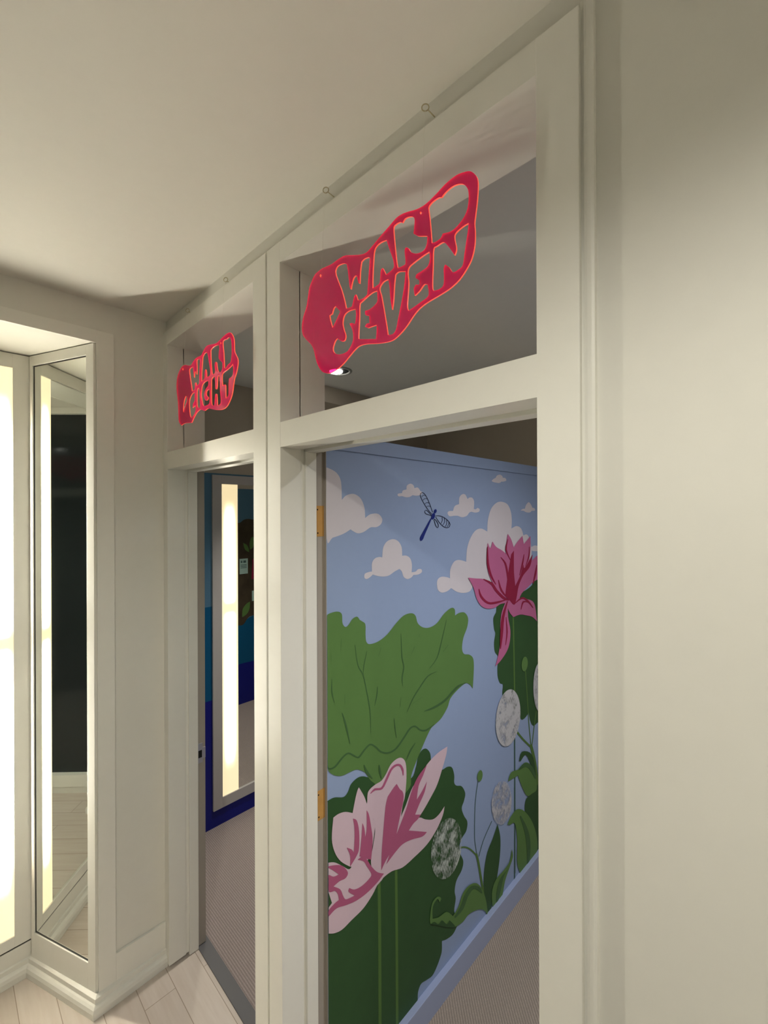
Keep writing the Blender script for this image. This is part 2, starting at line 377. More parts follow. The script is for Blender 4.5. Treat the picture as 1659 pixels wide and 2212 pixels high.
MURAL=[
('cloud',1,[(0.7866,1.9274),(0.7866,1.9288),(0.7934,1.9286),(0.8243,1.9166),(0.8415,1.8907),(0.8442,1.837,1),(0.862,1.8509),(0.8924,1.8562),(0.9205,1.843),(0.9364,1.815),(0.9395,1.7819,1),(0.9625,1.7936),(0.9963,1.7948),(1.0157,1.7785),(1.01,1.7614),(0.9892,1.7522),(0.9623,1.752),(0.936,1.7395),(0.9105,1.7348),(0.8918,1.741),(0.8784,1.7483,1),(0.8496,1.7357),(0.8092,1.7262),(0.7866,1.7249)]),
('cloud',1,[(1.0904,1.8576),(1.0942,1.8628),(1.1133,1.8649,1),(1.1172,1.8738),(1.1368,1.8786,1),(1.1385,1.8917),(1.1569,1.8993),(1.173,1.8947),(1.1787,1.8843,1),(1.1978,1.8872),(1.212,1.8747,1),(1.2231,1.8707),(1.2145,1.8618),(1.1893,1.858),(1.1688,1.8596,1),(1.1526,1.8529),(1.1327,1.8514),(1.1133,1.8546),(1.0979,1.8532)]),
('cloud',1,[(1.3754,1.794),(1.3833,1.8027),(1.4112,1.8039,1),(1.4235,1.8234),(1.4525,1.8308,1),(1.4547,1.8567),(1.4759,1.871),(1.4974,1.8698),(1.5136,1.8518,1),(1.5247,1.8581),(1.547,1.8586),(1.5616,1.8433),(1.5591,1.8119,1),(1.5752,1.8107),(1.5868,1.8164),(1.6043,1.8108),(1.5983,1.8006),(1.5693,1.7969),(1.541,1.8007,1),(1.5242,1.7964),(1.5077,1.7842),(1.4753,1.7784),(1.4438,1.7847,1),(1.4182,1.7849),(1.3881,1.7834)]),
('cloud',1,[(1.7031,1.936),(1.7159,1.944,1),(1.738,1.9518,1),(1.7485,1.9618),(1.7751,1.9674),(1.7953,1.9618),(1.7993,1.9545,1),(1.8227,1.9543),(1.8324,1.9444),(1.8088,1.9378),(1.7883,1.9368,1),(1.7681,1.9291),(1.7378,1.9297,1),(1.7158,1.9313)]),
('cloud',1,[(1.9721,1.8057),(1.9907,1.8131),(2.0143,1.8146,1),(2.0256,1.8317),(2.0547,1.8469),(2.0792,1.8359),(2.0957,1.8194,1),(2.1176,1.8172),(2.1243,1.8058),(2.0872,1.8042,1),(2.0673,1.796),(2.0301,1.7968),(1.9985,1.8043)]),
('cloud',1,[(0.9353,1.5956),(0.9373,1.6072),(0.9549,1.6111),(0.9682,1.6112,1),(0.9684,1.6376),(0.9819,1.6519),(1.0025,1.6551),(1.015,1.6522,1),(1.0201,1.6848),(1.038,1.7036),(1.0671,1.7097),(1.0933,1.7009),(1.11,1.6794),(1.1121,1.6509,1),(1.1355,1.6492),(1.1554,1.6372),(1.1633,1.6155),(1.1615,1.5892,1),(1.1836,1.5897),(1.1961,1.5965),(1.2155,1.5946),(1.2171,1.5836),(1.196,1.5777),(1.1712,1.5787,1),(1.159,1.571),(1.139,1.568),(1.1195,1.578),(1.1103,1.597),(1.0981,1.6069,1),(1.074,1.6006),(1.0482,1.5907),(1.0231,1.5894),(0.9953,1.5939),(0.9715,1.6013,1),(0.9615,1.5951),(0.945,1.5898)]),
('cloud',1,[(1.3072,1.5238),(1.3101,1.546),(1.3335,1.5547),(1.367,1.5499),(1.3896,1.5428,1),(1.3918,1.5776),(1.417,1.6047),(1.4531,1.6089),(1.501,1.5977,1),(1.5067,1.6462),(1.5291,1.6881),(1.5688,1.7208),(1.6156,1.7289),(1.6639,1.7144,1),(1.6705,1.7665),(1.6959,1.8123),(1.7411,1.8392),(1.7877,1.8453),(1.8427,1.8336),(1.8738,1.7987),(1.8821,1.7563),(1.8775,1.7211,1),(1.929,1.7318),(1.9744,1.7183),(1.9975,1.6845,1),(2.0372,1.6866),(2.0694,1.6553),(2.0855,1.6016,1),(2.0519,1.5066),(1.8537,1.4213),(1.6559,1.4612,1),(1.5501,1.4937,1),(1.5276,1.4749),(1.4839,1.4734),(1.4367,1.4839),(1.3963,1.504,1),(1.3716,1.4955),(1.3379,1.4943),(1.3145,1.5059)]),
('cloud',1,[(2.0774,1.6209),(2.1193,1.6284),(2.1624,1.6236),(2.3374,1.6134),(2.3371,1.5807),(2.1885,1.5947),(2.1191,1.5993),(2.0856,1.6053)]),
('navy_paint',3,[(1.2723,1.7712),(1.267,1.7746),(1.2352,1.7401),(1.2111,1.7138),(1.2068,1.7032),(1.2135,1.6964),(1.2246,1.7024),(1.2351,1.7182)]),
('navy_paint',3,[(1.2946,1.7826),(1.2913,1.7776),(1.2866,1.774),(1.2813,1.7725),(1.2767,1.7733),(1.2735,1.7763),(1.2725,1.7809),(1.2737,1.7862),(1.2769,1.7911),(1.2816,1.7948),(1.2869,1.7963),(1.2915,1.7955),(1.2948,1.7925),(1.2959,1.7879)]),
('navy_paint',3,[(1.3049,1.8015),(1.3027,1.7983),(1.2993,1.7961),(1.2954,1.7951),(1.2919,1.7957),(1.2894,1.7977),(1.2884,1.8007),(1.289,1.8041),(1.2912,1.8073),(1.2946,1.8095),(1.2985,1.8105),(1.302,1.8099),(1.3046,1.8079),(1.3056,1.8049)]),
('ink_paint',2,[(1.2832,1.7993),(1.2708,1.8226),(1.2566,1.8446),(1.2417,1.8621),(1.2261,1.8708),(1.2114,1.8667),(1.2103,1.8566),(1.2214,1.8404),(1.2386,1.8214),(1.2605,1.8021),(1.2766,1.7926)],[(1.2798,1.7986),(1.2674,1.8218),(1.2534,1.8437),(1.2388,1.8607),(1.2251,1.8687),(1.2142,1.8655),(1.2136,1.8572),(1.2244,1.8414),(1.2415,1.8226),(1.2632,1.8035),(1.2791,1.7942)]),
('ink_paint',2,[(1.2196,1.8538),(1.2294,1.8603),(1.2416,1.8585)],[(1.2178,1.8549),(1.2287,1.8619),(1.2423,1.8601)]),
('ink_paint',2,[(1.2272,1.842),(1.2379,1.8485),(1.2512,1.8466)],[(1.2255,1.8431),(1.2372,1.8501),(1.2518,1.8482)]),
('ink_paint',2,[(1.2366,1.8279),(1.2474,1.8339),(1.26,1.8324)],[(1.2349,1.8291),(1.2467,1.8355),(1.2605,1.834)]),
('ink_paint',2,[(1.2451,1.817),(1.2551,1.8213),(1.2669,1.8192)],[(1.2436,1.8183),(1.2547,1.8229),(1.2676,1.8208)]),
('ink_paint',2,[(1.2755,1.7897),(1.2586,1.8009),(1.2446,1.8078),(1.2339,1.8025),(1.2396,1.7938),(1.2567,1.7891),(1.2737,1.7857)],[(1.2729,1.7882),(1.2562,1.7993),(1.244,1.8056),(1.2373,1.8021),(1.2419,1.7955),(1.258,1.7912),(1.2748,1.7878)]),
('ink_paint',2,[(1.2997,1.7843),(1.3205,1.7846),(1.3483,1.7788),(1.3767,1.7653),(1.3889,1.7518),(1.3799,1.7415),(1.3592,1.7421),(1.336,1.7522),(1.3176,1.7666),(1.3011,1.7826)],[(1.2995,1.7865),(1.3212,1.7869),(1.3501,1.7808),(1.3796,1.7668),(1.3929,1.7519),(1.382,1.7394),(1.3579,1.74),(1.3334,1.7506),(1.3146,1.7654),(1.298,1.7814)]),
('ink_paint',2,[(1.3382,1.781),(1.3391,1.7669),(1.3297,1.7559)],[(1.3411,1.781),(1.3419,1.7665),(1.3323,1.7551)]),
('ink_paint',2,[(1.3525,1.7768),(1.3544,1.7627),(1.3411,1.75)],[(1.3554,1.7769),(1.3572,1.7622),(1.3435,1.749)]),
('ink_paint',2,[(1.3679,1.7698),(1.3669,1.7538),(1.3573,1.7438)],[(1.3709,1.7697),(1.3697,1.7533),(1.3598,1.7429)]),
('ink_paint',2,[(1.3816,1.7621),(1.3796,1.7524),(1.3699,1.7429)],[(1.3845,1.7618),(1.3824,1.7518),(1.3724,1.742)]),
('ink_paint',2,[(1.2901,1.7734),(1.3034,1.7656),(1.3142,1.7505),(1.3112,1.7427),(1.3046,1.7465),(1.2957,1.7611),(1.2912,1.7723)],[(1.2925,1.7751),(1.3065,1.7668),(1.3178,1.7509),(1.3132,1.7408),(1.3014,1.7454),(1.2922,1.7605),(1.2877,1.7718)]),
('dark_leaf',2,[(1.8255,1.4141),(1.7469,1.3847),(1.7375,1.3661),(1.7335,1.3533),(1.7114,1.3305),(1.7175,1.2829),(1.7277,1.2608),(1.717,1.2231),(1.7232,1.1818),(1.7491,1.1522),(1.7447,1.1029),(1.7484,1.0616),(1.768,1.0291),(1.7922,1.0154),(1.7878,0.9689),(1.8218,0.931,1),(1.9368,0.8374),(1.9669,0.7983),(2.0059,0.7924),(2.046,0.8048,1),(2.0619,0.7583),(2.0947,0.7227),(2.1458,0.7216),(2.1808,0.7172,1),(2.3287,0.6662,1),(2.336,1.4654,1),(2.1611,1.4834),(2.0841,1.4308),(1.9642,1.4092)]),
('dark_leaf',2,[(0.7866,0.9651,1),(0.7866,0.9684),(0.8113,0.9665),(0.8458,0.9516),(0.8637,0.9591),(0.8758,0.9764),(0.9005,0.9838),(0.9257,0.9784),(0.9649,0.9556),(1.0776,0.896,1),(1.155,0.8721),(1.1796,0.8985),(1.1922,0.9307),(1.2133,0.9464),(1.2391,0.9418),(1.2609,0.9167),(1.2652,0.8901,1),(1.292,0.84),(1.3337,0.825),(1.3673,0.8223),(1.3968,0.807),(1.4116,0.7713),(1.4114,0.7419),(1.4266,0.7233),(1.4629,0.7039),(1.4871,0.6655),(1.4784,0.6393),(1.4623,0.6169),(1.478,0.579),(1.5015,0.5427),(1.4936,0.5102),(1.4615,0.497),(1.4456,0.4756),(1.4506,0.4429),(1.4714,0.401),(1.4606,0.3712),(1.4241,0.3512),(1.4117,0.3175),(1.4186,0.2837),(1.4082,0.2433),(1.4232,0.2097),(1.4333,0.1792),(1.4026,0.1589),(1.3631,0.1661),(1.3278,0.1824,1),(1.3276,0.1484),(1.3199,0.1313),(1.2966,0.1091),(1.2693,0.0962),(1.2341,0.1067),(1.2042,0.1163),(1.1874,0.1001),(1.183,0.0662),(1.1625,0.0565),(1.1032,0.0573),(1.0725,-0.02,1),(0.7866,0.2696,1)]),
('light_leaf',3,[(0.7866,1.4849,1),(0.7866,1.4993),(0.7914,1.5064),(0.8224,1.5082),(0.8414,1.4979),(0.8442,1.4705),(0.8553,1.4567),(0.8691,1.4613),(0.8844,1.4759),(0.9029,1.4791),(0.9142,1.4669,1),(0.925,1.4603),(0.9378,1.4485),(0.9383,1.4153),(0.942,1.3933),(0.9571,1.3829),(0.9942,1.3835),(1.0364,1.3978),(1.0805,1.4269),(1.1187,1.4457),(1.1583,1.4468),(1.181,1.4339),(1.1925,1.4063),(1.2202,1.386),(1.2593,1.3774),(1.3045,1.3856),(1.3517,1.4143),(1.3958,1.4273),(1.4189,1.4177),(1.4207,1.3938,1),(1.4517,1.3992),(1.4888,1.393),(1.5125,1.3657),(1.5046,1.3303),(1.4774,1.2932),(1.4686,1.2527),(1.4823,1.2284),(1.5203,1.2164),(1.5481,1.1942),(1.5535,1.1524),(1.545,1.0705,1),(1.525,1.0918),(1.4922,1.1072),(1.4393,1.0984),(1.3886,1.0783),(1.3687,1.0496),(1.3302,1.0222),(1.293,1.0125),(1.2659,1.0054),(1.2394,0.9821),(1.2134,0.9539),(1.188,0.9264),(1.1551,0.882),(1.1468,0.8437),(1.0772,0.8398),(0.9715,0.9377),(0.9516,0.9608),(0.9322,0.9882),(0.9006,1.0101),(0.8699,1.0149),(0.8403,1.0174),(0.8116,1.0312),(0.7893,1.0539),(0.7866,1.0781),(0.7866,1.0998,1)]),
('leaf_vein',4,[(0.7866,1.0929),(0.7866,1.0769),(0.7887,1.0583),(0.8136,1.0526),(0.8428,1.0675),(0.8648,1.0723),(0.8872,1.0557),(0.9087,1.0425),(0.932,1.0548),(0.9566,1.0634),(0.9767,1.0488),(1.0045,1.0207),(1.0424,1.003),(1.0811,1.0035),(1.1199,1.025),(1.1511,1.0444),(1.1757,1.0427),(1.2038,1.0194),(1.2414,1.0059),(1.2848,1.0135)],[(0.7866,1.0937),(0.7866,1.0792),(0.79,1.0625),(0.8098,1.0581),(0.8382,1.0728),(0.8636,1.0777),(0.8897,1.0594),(0.9054,1.0484),(0.9267,1.0603),(0.9543,1.0693),(0.9809,1.0516),(1.0077,1.0243),(1.0405,1.009),(1.0753,1.0097),(1.1129,1.0308),(1.1449,1.0507),(1.177,1.048),(1.2068,1.0239),(1.2377,1.0128),(1.283,1.0156)]),
('leaf_vein',4,[(1.2276,1.0806),(1.2872,1.0725),(1.3539,1.0772),(1.4037,1.0943),(1.4436,1.1057),(1.4933,1.1089)],[(1.2263,1.0831),(1.2814,1.0813),(1.3453,1.0861),(1.3936,1.1029),(1.4352,1.1149),(1.4913,1.1117)]),
('leaf_vein',4,[(0.8926,1.3946),(0.9035,1.3293),(0.9242,1.2959),(0.9381,1.2451),(0.954,1.1739),(0.9584,1.101)],[(0.8937,1.3945),(0.9071,1.3291),(0.9279,1.2958),(0.9419,1.2445),(0.958,1.1729),(0.9595,1.1006)]),
('leaf_vein',4,[(0.9434,1.3647),(0.9291,1.3234),(0.9269,1.2956)],[(0.9443,1.3643),(0.9323,1.3222),(0.9278,1.2953)]),
('leaf_vein',4,[(0.7989,1.3912),(0.8005,1.369)],[(0.7996,1.3911),(0.8011,1.3688)]),
('leaf_vein',4,[(0.8022,1.3159),(0.8007,1.2767),(0.812,1.2425)],[(0.8034,1.3156),(0.8046,1.2759),(0.8132,1.2424)]),
('leaf_vein',4,[(0.8516,1.2572),(0.8515,1.2257)],[(0.8524,1.257),(0.8522,1.2255)]),
('leaf_vein',4,[(0.8402,1.2044),(0.8522,1.1616),(0.8705,1.101)],[(0.8422,1.2042),(0.8591,1.1605),(0.8726,1.1006)]),
('leaf_vein',4,[(1.0076,1.3621),(0.9936,1.3361)],[(1.0082,1.3618),(0.9942,1.3358)]),
('leaf_vein',4,[(0.9894,1.2401),(0.9844,1.2127),(0.9755,1.1815)],[(0.9906,1.2396),(0.9884,1.211),(0.9767,1.181)]),
('leaf_vein',4,[(1.1023,1.387),(1.1063,1.3038),(1.1154,1.2708),(1.106,1.2373),(1.1105,1.2051)],[(1.1036,1.3867),(1.1109,1.303),(1.1201,1.2696),(1.1106,1.2359),(1.1119,1.2048)]),
('leaf_vein',4,[(1.1749,1.3274),(1.1569,1.3051)],[(1.1761,1.3268),(1.158,1.3045)]),
('leaf_vein',4,[(1.2001,1.3646),(1.1984,1.3542)],[(1.2011,1.3643),(1.1994,1.354)]),
('leaf_vein',4,[(1.3624,1.3866),(1.3297,1.313),(1.3016,1.2574),(1.2578,1.229)],[(1.3638,1.3861),(1.3343,1.3113),(1.3058,1.2553),(1.2589,1.2283)]),
('leaf_vein',4,[(1.3725,1.2893),(1.3405,1.2706)],[(1.3739,1.2884),(1.3419,1.2697)]),
('leaf_vein',4,[(1.2984,1.2064),(1.2476,1.2052),(1.2041,1.179),(1.1625,1.1486),(1.1318,1.1107)],[(1.2991,1.2053),(1.2512,1.2018),(1.2083,1.176),(1.1668,1.1458),(1.1331,1.1099)]),
('leaf_vein',4,[(1.1013,1.1719),(1.0973,1.1373)],[(1.1022,1.1716),(1.0982,1.137)]),
('leaf_vein',4,[(1.0669,1.1118),(1.0689,1.0807),(1.0777,1.0422)],[(1.0682,1.1114),(1.0733,1.0795),(1.079,1.0419)]),
('leaf_vein',4,[(1.1751,0.9878),(1.1444,0.9715),(1.1266,0.9465)],[(1.1769,0.9863),(1.1507,0.9668),(1.1286,0.9452)]),
('leaf_vein',4,[(0.9277,1.0132),(0.9375,0.984),(0.9636,0.9548)],[(0.9305,1.0128),(0.9464,0.9841),(0.9661,0.9553)]),
('leaf_vein',4,[(0.9941,0.9858),(0.9941,0.9659),(1.0042,0.9375)],[(0.997,0.9849),(1.0036,0.963),(1.0071,0.9367)]),
('leaf_vein',4,[(1.2142,1.1376),(1.1563,1.129)],[(1.2147,1.137),(1.1567,1.1285)]),
('leaf_vein',4,[(0.839,1.4267),(0.8359,1.3916)],[(0.8397,1.4265),(0.8366,1.3914)]),
('stem_paint',3,[(0.9868,0.6263),(0.9892,0.4311),(0.9888,0.0922)],[(1.0005,0.6182),(1.0029,0.4215),(1.0025,0.0803)]),
('stem_paint',3,[(1.0682,0.6177),(1.0706,0.374),(1.0709,0.0205)],[(1.0809,0.6104),(1.0833,0.3652),(1.0836,0.0094)]),
('pale_petal',4,[(0.9066,0.9533,1),(0.9286,0.9151),(0.9401,0.8861),(0.9577,0.849),(0.9741,0.8072),(0.972,0.7795),(0.957,0.7254),(0.9243,0.7015),(0.8686,0.7317,1),(0.8333,0.7679),(0.8105,0.8074),(0.7995,0.853),(0.8054,0.9113,1),(0.8253,0.9124),(0.8515,0.9053),(0.8802,0.8874,1),(0.8909,0.9236),(0.9003,0.9469)]),
('pale_petal',4,[(0.9414,0.8925,1),(0.9435,0.9176),(0.9547,0.9267),(0.9782,0.9304),(1.0056,0.9303),(1.0268,0.9432),(1.0484,0.9638),(1.078,0.9708),(1.1044,0.9636),(1.1236,0.9377),(1.1273,0.8843),(1.1191,0.8258),(1.1074,0.8005),(1.0841,0.7203),(1.0395,0.6543),(1.0041,0.6355),(0.9634,0.6692),(0.9569,0.7064),(0.9671,0.7437),(0.9754,0.7825),(0.9708,0.8185),(0.9576,0.8443),(0.9401,0.8766)]),
('pale_petal',4,[(1.3649,0.9019,1),(1.3579,0.8752),(1.3337,0.8336),(1.3008,0.7857),(1.2644,0.7577),(1.2036,0.7217),(1.1704,0.7224),(1.0766,0.7141,1),(1.0918,0.757),(1.1228,0.793),(1.1548,0.8354),(1.1876,0.8525),(1.2388,0.8845),(1.3015,0.9005)]),
('pale_petal',4,[(1.3452,0.6827,1),(1.3326,0.6517),(1.2906,0.6168),(1.237,0.5958),(1.1696,0.5904),(1.1062,0.5905),(1.0538,0.6086),(1.0109,0.6119),(0.9901,0.605,1),(0.9633,0.6549),(1.0324,0.6584),(1.0691,0.708),(1.1541,0.7148),(1.1951,0.7152),(1.229,0.6917),(1.2728,0.6695),(1.3093,0.669)]),
('pale_petal',4,[(0.7866,0.7881,1),(0.7881,0.7904),(0.8104,0.778),(0.839,0.7512),(0.8685,0.7249),(0.8931,0.7428),(0.9245,0.7295),(0.9568,0.6778),(1.0109,0.6168),(0.9833,0.6044),(0.963,0.5881),(0.9237,0.5707),(0.8738,0.5667),(0.8381,0.5638),(0.8094,0.5725),(0.7866,0.587,1),(0.7866,0.5985,1)]),
('dark_leaf',5,[(0.7866,0.7055,1),(0.7986,0.6675,1),(0.7866,0.6612),(0.7866,0.6486),(0.7866,0.6697,1)]),
('rose_petal',5,[(1.0335,0.8659,1),(1.0626,0.8825),(1.0775,0.8879,1),(1.0924,0.8638),(1.1076,0.8466),(1.1113,0.8192),(1.0919,0.7672),(1.0766,0.7242),(1.069,0.6879),(1.0253,0.6625),(1.002,0.6416,1),(1.0044,0.6988),(1.0117,0.7585),(1.0227,0.8365)]),
('rose_petal',5,[(1.2388,0.8845,1),(1.2171,0.8557),(1.1916,0.8293),(1.1814,0.786,1),(1.2125,0.8037),(1.2384,0.8246,1),(1.2253,0.7924),(1.1954,0.7633),(1.1721,0.7374,1),(1.2036,0.7217,1),(1.1868,0.7141),(1.1622,0.7107),(1.138,0.6996,1),(1.1865,0.6715),(1.2373,0.6421,1),(1.2115,0.6395),(1.1538,0.6598),(1.1066,0.6698),(1.0688,0.6628),(1.0252,0.6477,1),(1.0617,0.702),(1.0841,0.7304),(1.1227,0.7775),(1.1548,0.8302),(1.1877,0.8631)]),
('rose_petal',5,[(0.9381,0.8682,1),(0.9478,0.8492),(0.9574,0.8062),(0.9638,0.7598),(0.9569,0.7026,1),(0.9309,0.7212),(0.9055,0.7426,1),(0.9087,0.7478),(0.9152,0.7908),(0.9199,0.8373,1),(0.9281,0.8167),(0.9325,0.7862,1),(0.9378,0.8117)]),
('rose_petal',5,[(0.8814,0.8708,1),(0.8967,0.8561),(0.9059,0.819),(0.9057,0.7681),(0.8962,0.7502),(0.8686,0.7317,1),(0.8687,0.7657),(0.8557,0.7966,1),(0.8749,0.7805),(0.8839,0.7663,1),(0.8872,0.8104),(0.8862,0.8431)]),
('rose_petal',5,[(0.8992,0.7355,1),(0.9181,0.7341),(0.9373,0.7152),(0.9568,0.6826),(0.9835,0.6477),(1.0145,0.6245,1),(0.9833,0.614),(0.9368,0.6094),(0.8924,0.6141),(0.8502,0.6276),(0.8154,0.6412),(0.7866,0.6364,1),(0.7866,0.6543),(0.8098,0.6603),(0.8241,0.66,1),(0.8213,0.6773),(0.81,0.6954),(0.7877,0.7071),(0.7866,0.7388),(0.7866,0.756),(0.8046,0.7405),(0.8244,0.7352,1),(0.8047,0.758),(0.7866,0.7764,1),(0.7881,0.7808),(0.8332,0.7568),(0.8595,0.7211),(0.8505,0.7084),(0.8272,0.7136),(0.8045,0.712,1),(0.83,0.6874),(0.8415,0.6601),(0.8532,0.6437),(0.8864,0.6341,1),(0.8622,0.6606),(0.8653,0.6701,1),(0.8864,0.6524),(0.9177,0.6447),(0.95,0.6485),(0.9567,0.6588),(0.9372,0.694),(0.9244,0.7155)]),
('rose_petal',5,[(0.9558,0.911),(0.9767,0.9126),(1.0086,0.9019),(1.0311,0.92),(1.0526,0.9427),(1.0729,0.948),(1.0904,0.9422),(1.1014,0.9252),(1.1084,0.9027)],[(0.9536,0.9138),(0.9727,0.9205),(1.0024,0.91),(1.0223,0.927),(1.0441,0.9501),(1.0679,0.9563),(1.0954,0.9464),(1.1116,0.9232),(1.1121,0.9014)]),
('orchid_petal',4,[(1.5114,1.5323,1),(1.5617,1.5237),(1.632,1.5126),(1.6935,1.4892),(1.7318,1.4646),(1.7844,1.4171),(1.8464,1.3944),(1.8322,1.3826),(1.7707,1.3851),(1.7182,1.3765),(1.6554,1.3833),(1.6073,1.4038),(1.5726,1.4406),(1.5501,1.4875)]),
('orchid_petal',4,[(1.6636,1.6675,1),(1.6846,1.6414),(1.7037,1.67,1),(1.7331,1.6451),(1.786,1.6249),(1.82,1.6054),(1.8406,1.5622),(1.8464,1.3944,1),(1.7845,1.4239),(1.7189,1.4729),(1.675,1.5242),(1.6568,1.5781)]),
('orchid_petal',4,[(1.8389,1.6979,1),(1.8699,1.6721),(1.8957,1.6319,1),(1.9284,1.6551),(1.9819,1.683,1),(1.9971,1.6427,1),(2.0664,1.678,1),(2.0692,1.6252),(2.0607,1.5882),(2.0489,1.5442,1),(2.1019,1.5624),(2.1619,1.5771),(2.3371,1.5766,1),(2.3359,1.4458,1),(2.1349,1.4523),(2.035,1.4264),(1.9719,1.4052),(1.9261,1.372),(1.8464,1.3944,1),(1.8264,1.5288),(1.8202,1.6261)]),
('orchid_petal',4,[(1.8323,1.393),(1.9262,1.3899),(2.0028,1.3753),(2.0834,1.3523),(2.1167,1.3168),(2.1365,1.2406,1),(2.0827,1.2731),(2.0179,1.2918),(1.9557,1.3061),(1.8887,1.3055,1),(1.846,1.3422)]),
('orchid_petal',4,[(1.8323,1.3923),(1.8387,1.3149),(1.8594,1.2483),(1.8519,1.1939),(1.8235,1.1585),(1.7688,1.1305),(1.7227,1.1172,1),(1.7491,1.1623),(1.7695,1.2253),(1.7674,1.2935),(1.7839,1.3517)]),
('crimson_paint',5,[(1.8694,1.6019,1),(1.8956,1.6178,1),(1.8948,1.5221),(1.9074,1.4496,1),(1.9573,1.4942),(1.9885,1.5421),(2.004,1.526),(2.0904,1.5861,1),(2.0602,1.5282),(1.9881,1.4909),(1.9417,1.4454),(1.9188,1.391),(1.8965,1.3623),(1.8464,1.3944),(1.8145,1.4197),(1.8331,1.4935),(1.8548,1.561)]),
('crimson_paint',5,[(1.658,1.6495),(1.6544,1.5778),(1.6792,1.5221),(1.7265,1.4779)],[(1.664,1.6492),(1.6715,1.5773),(1.6957,1.5236),(1.7321,1.4788)]),
('crimson_paint',5,[(1.7701,1.5946),(1.8052,1.5637),(1.825,1.5146),(1.8369,1.4582)],[(1.7746,1.5959),(1.8205,1.5655),(1.8416,1.514),(1.8428,1.4577)]),
('crimson_paint',5,[(1.8363,1.6739),(1.8147,1.6261),(1.8597,1.5741)],[(1.8411,1.6733),(1.8285,1.626),(1.8643,1.5747)]),
('crimson_paint',5,[(1.7488,1.4957),(1.7702,1.4441),(1.8439,1.3938)],[(1.7545,1.4959),(1.7856,1.4463),(1.8489,1.3951)]),
('crimson_paint',5,[(1.6243,1.5118),(1.6864,1.4826),(1.7232,1.4487),(1.7909,1.4047),(1.8447,1.3893)],[(1.6277,1.5148),(1.7006,1.4893),(1.7402,1.4538),(1.805,1.412),(1.848,1.3926)]),
('crimson_paint',5,[(1.5875,1.476),(1.6007,1.4405),(1.6585,1.4033),(1.7328,1.393),(1.8263,1.3957)],[(1.593,1.4762),(1.6146,1.4435),(1.6649,1.4108),(1.7297,1.4027),(1.8245,1.3992)]),
('crimson_paint',5,[(1.994,1.5932),(1.9732,1.5515),(1.9471,1.4956)],[(1.9994,1.5924),(1.9884,1.5487),(1.9522,1.4944)]),
('crimson_paint',5,[(2.0506,1.6263),(2.0429,1.5826),(2.0099,1.5332)],[(2.0551,1.626),(2.0556,1.5805),(2.0141,1.5321)]),
('crimson_paint',5,[(2.132,1.5296),(2.1082,1.4867),(2.0891,1.4389)],[(2.1391,1.5285),(2.1281,1.4828),(2.0959,1.4374)]),
('crimson_paint',5,[(1.8984,1.3644),(1.9737,1.3789),(2.0281,1.3571),(2.0887,1.3165)],[(1.8946,1.3673),(1.9697,1.388),(2.0408,1.362),(2.0942,1.3176)]),
('crimson_paint',5,[(1.9667,1.3292),(1.9929,1.3587),(2.0501,1.3482)],[(1.9605,1.3311),(1.9812,1.3672),(2.051,1.3512)]),
('crimson_paint',5,[(1.8281,1.3901),(1.7785,1.3265),(1.7644,1.2472),(1.7624,1.1864)],[(1.8365,1.3876),(1.8025,1.3201),(1.7884,1.2413),(1.7707,1.1842)]),
('crimson_paint',5,[(1.8157,1.3189),(1.8208,1.249),(1.8106,1.1926)],[(1.82,1.3182),(1.8333,1.2464),(1.8149,1.1914)]),
('stem_paint',3,[(1.8837,1.3141),(1.8907,1.0934),(1.8972,0.808)],[(1.8968,1.3119),(1.9038,1.0902),(1.9104,0.8035)]),
('teal_stem',1,[(1.8944,0.8232),(1.8944,0.4547),(1.8916,0.1021)],[(1.9076,0.8187),(1.9076,0.4485),(1.9048,0.0942)]),
('teal_stem',1,[(1.8933,0.5055),(1.8931,0.2932),(1.8883,0.0553)],[(1.9065,0.4996),(1.9063,0.2862),(1.9014,0.0473)]),
('teal_stem',1,[(2.1694,0.7291),(2.1447,0.4909),(2.142,0.184)],[(2.1853,0.7234),(2.1603,0.4842),(2.1576,0.1759)]),
('light_leaf',4,[(2.0317,1.0482),(2.0255,1.0342),(2.0143,1.0248),(2.0003,1.0221),(1.9864,1.0263),(1.9754,1.0366),(1.9693,1.0509),(1.9693,1.0664),(1.9752,1.0802),(1.9862,1.0897),(2.0,1.0927),(2.014,1.0888),(2.0254,1.0786),(2.0317,1.064)]),
('stem_paint',3,[(2.0085,1.0198),(2.0265,0.8816),(2.0415,0.7577),(2.0649,0.6294)],[(2.0164,1.018),(2.0345,0.8794),(2.0496,0.7552),(2.0731,0.6266)]),
('stem_paint',3,[(2.125,0.7904),(2.0989,0.7154),(2.0731,0.6266)],[(2.1334,0.7871),(2.1072,0.712),(2.0813,0.623)]),
('dandelion',6,[(1.9481,0.8074),(1.9325,0.7711),(1.9073,0.7435),(1.875,0.7272),(1.8393,0.7237),(1.8038,0.7328),(1.772,0.7531),(1.7466,0.7825),(1.7296,0.818),(1.7223,0.8566),(1.7255,0.8947),(1.7389,0.929),(1.7612,0.9566),(1.7909,0.9747),(1.8254,0.9812),(1.8615,0.9753),(1.8954,0.9569),(1.9237,0.9277),(1.9433,0.8903),(1.9517,0.8487)]),
('dandelion',6,[(2.2363,0.8766),(2.2321,0.8381),(2.221,0.8058),(2.204,0.783),(2.1831,0.7718),(2.1602,0.7732),(2.1378,0.7866),(2.1179,0.8107),(2.1025,0.843),(2.0929,0.8801),(2.0897,0.919),(2.0935,0.9559),(2.1037,0.9874),(2.1197,1.0106),(2.1398,1.0231),(2.1624,1.0236),(2.1852,1.0117),(2.2059,0.9884),(2.2224,0.9558),(2.2328,0.9173)]),
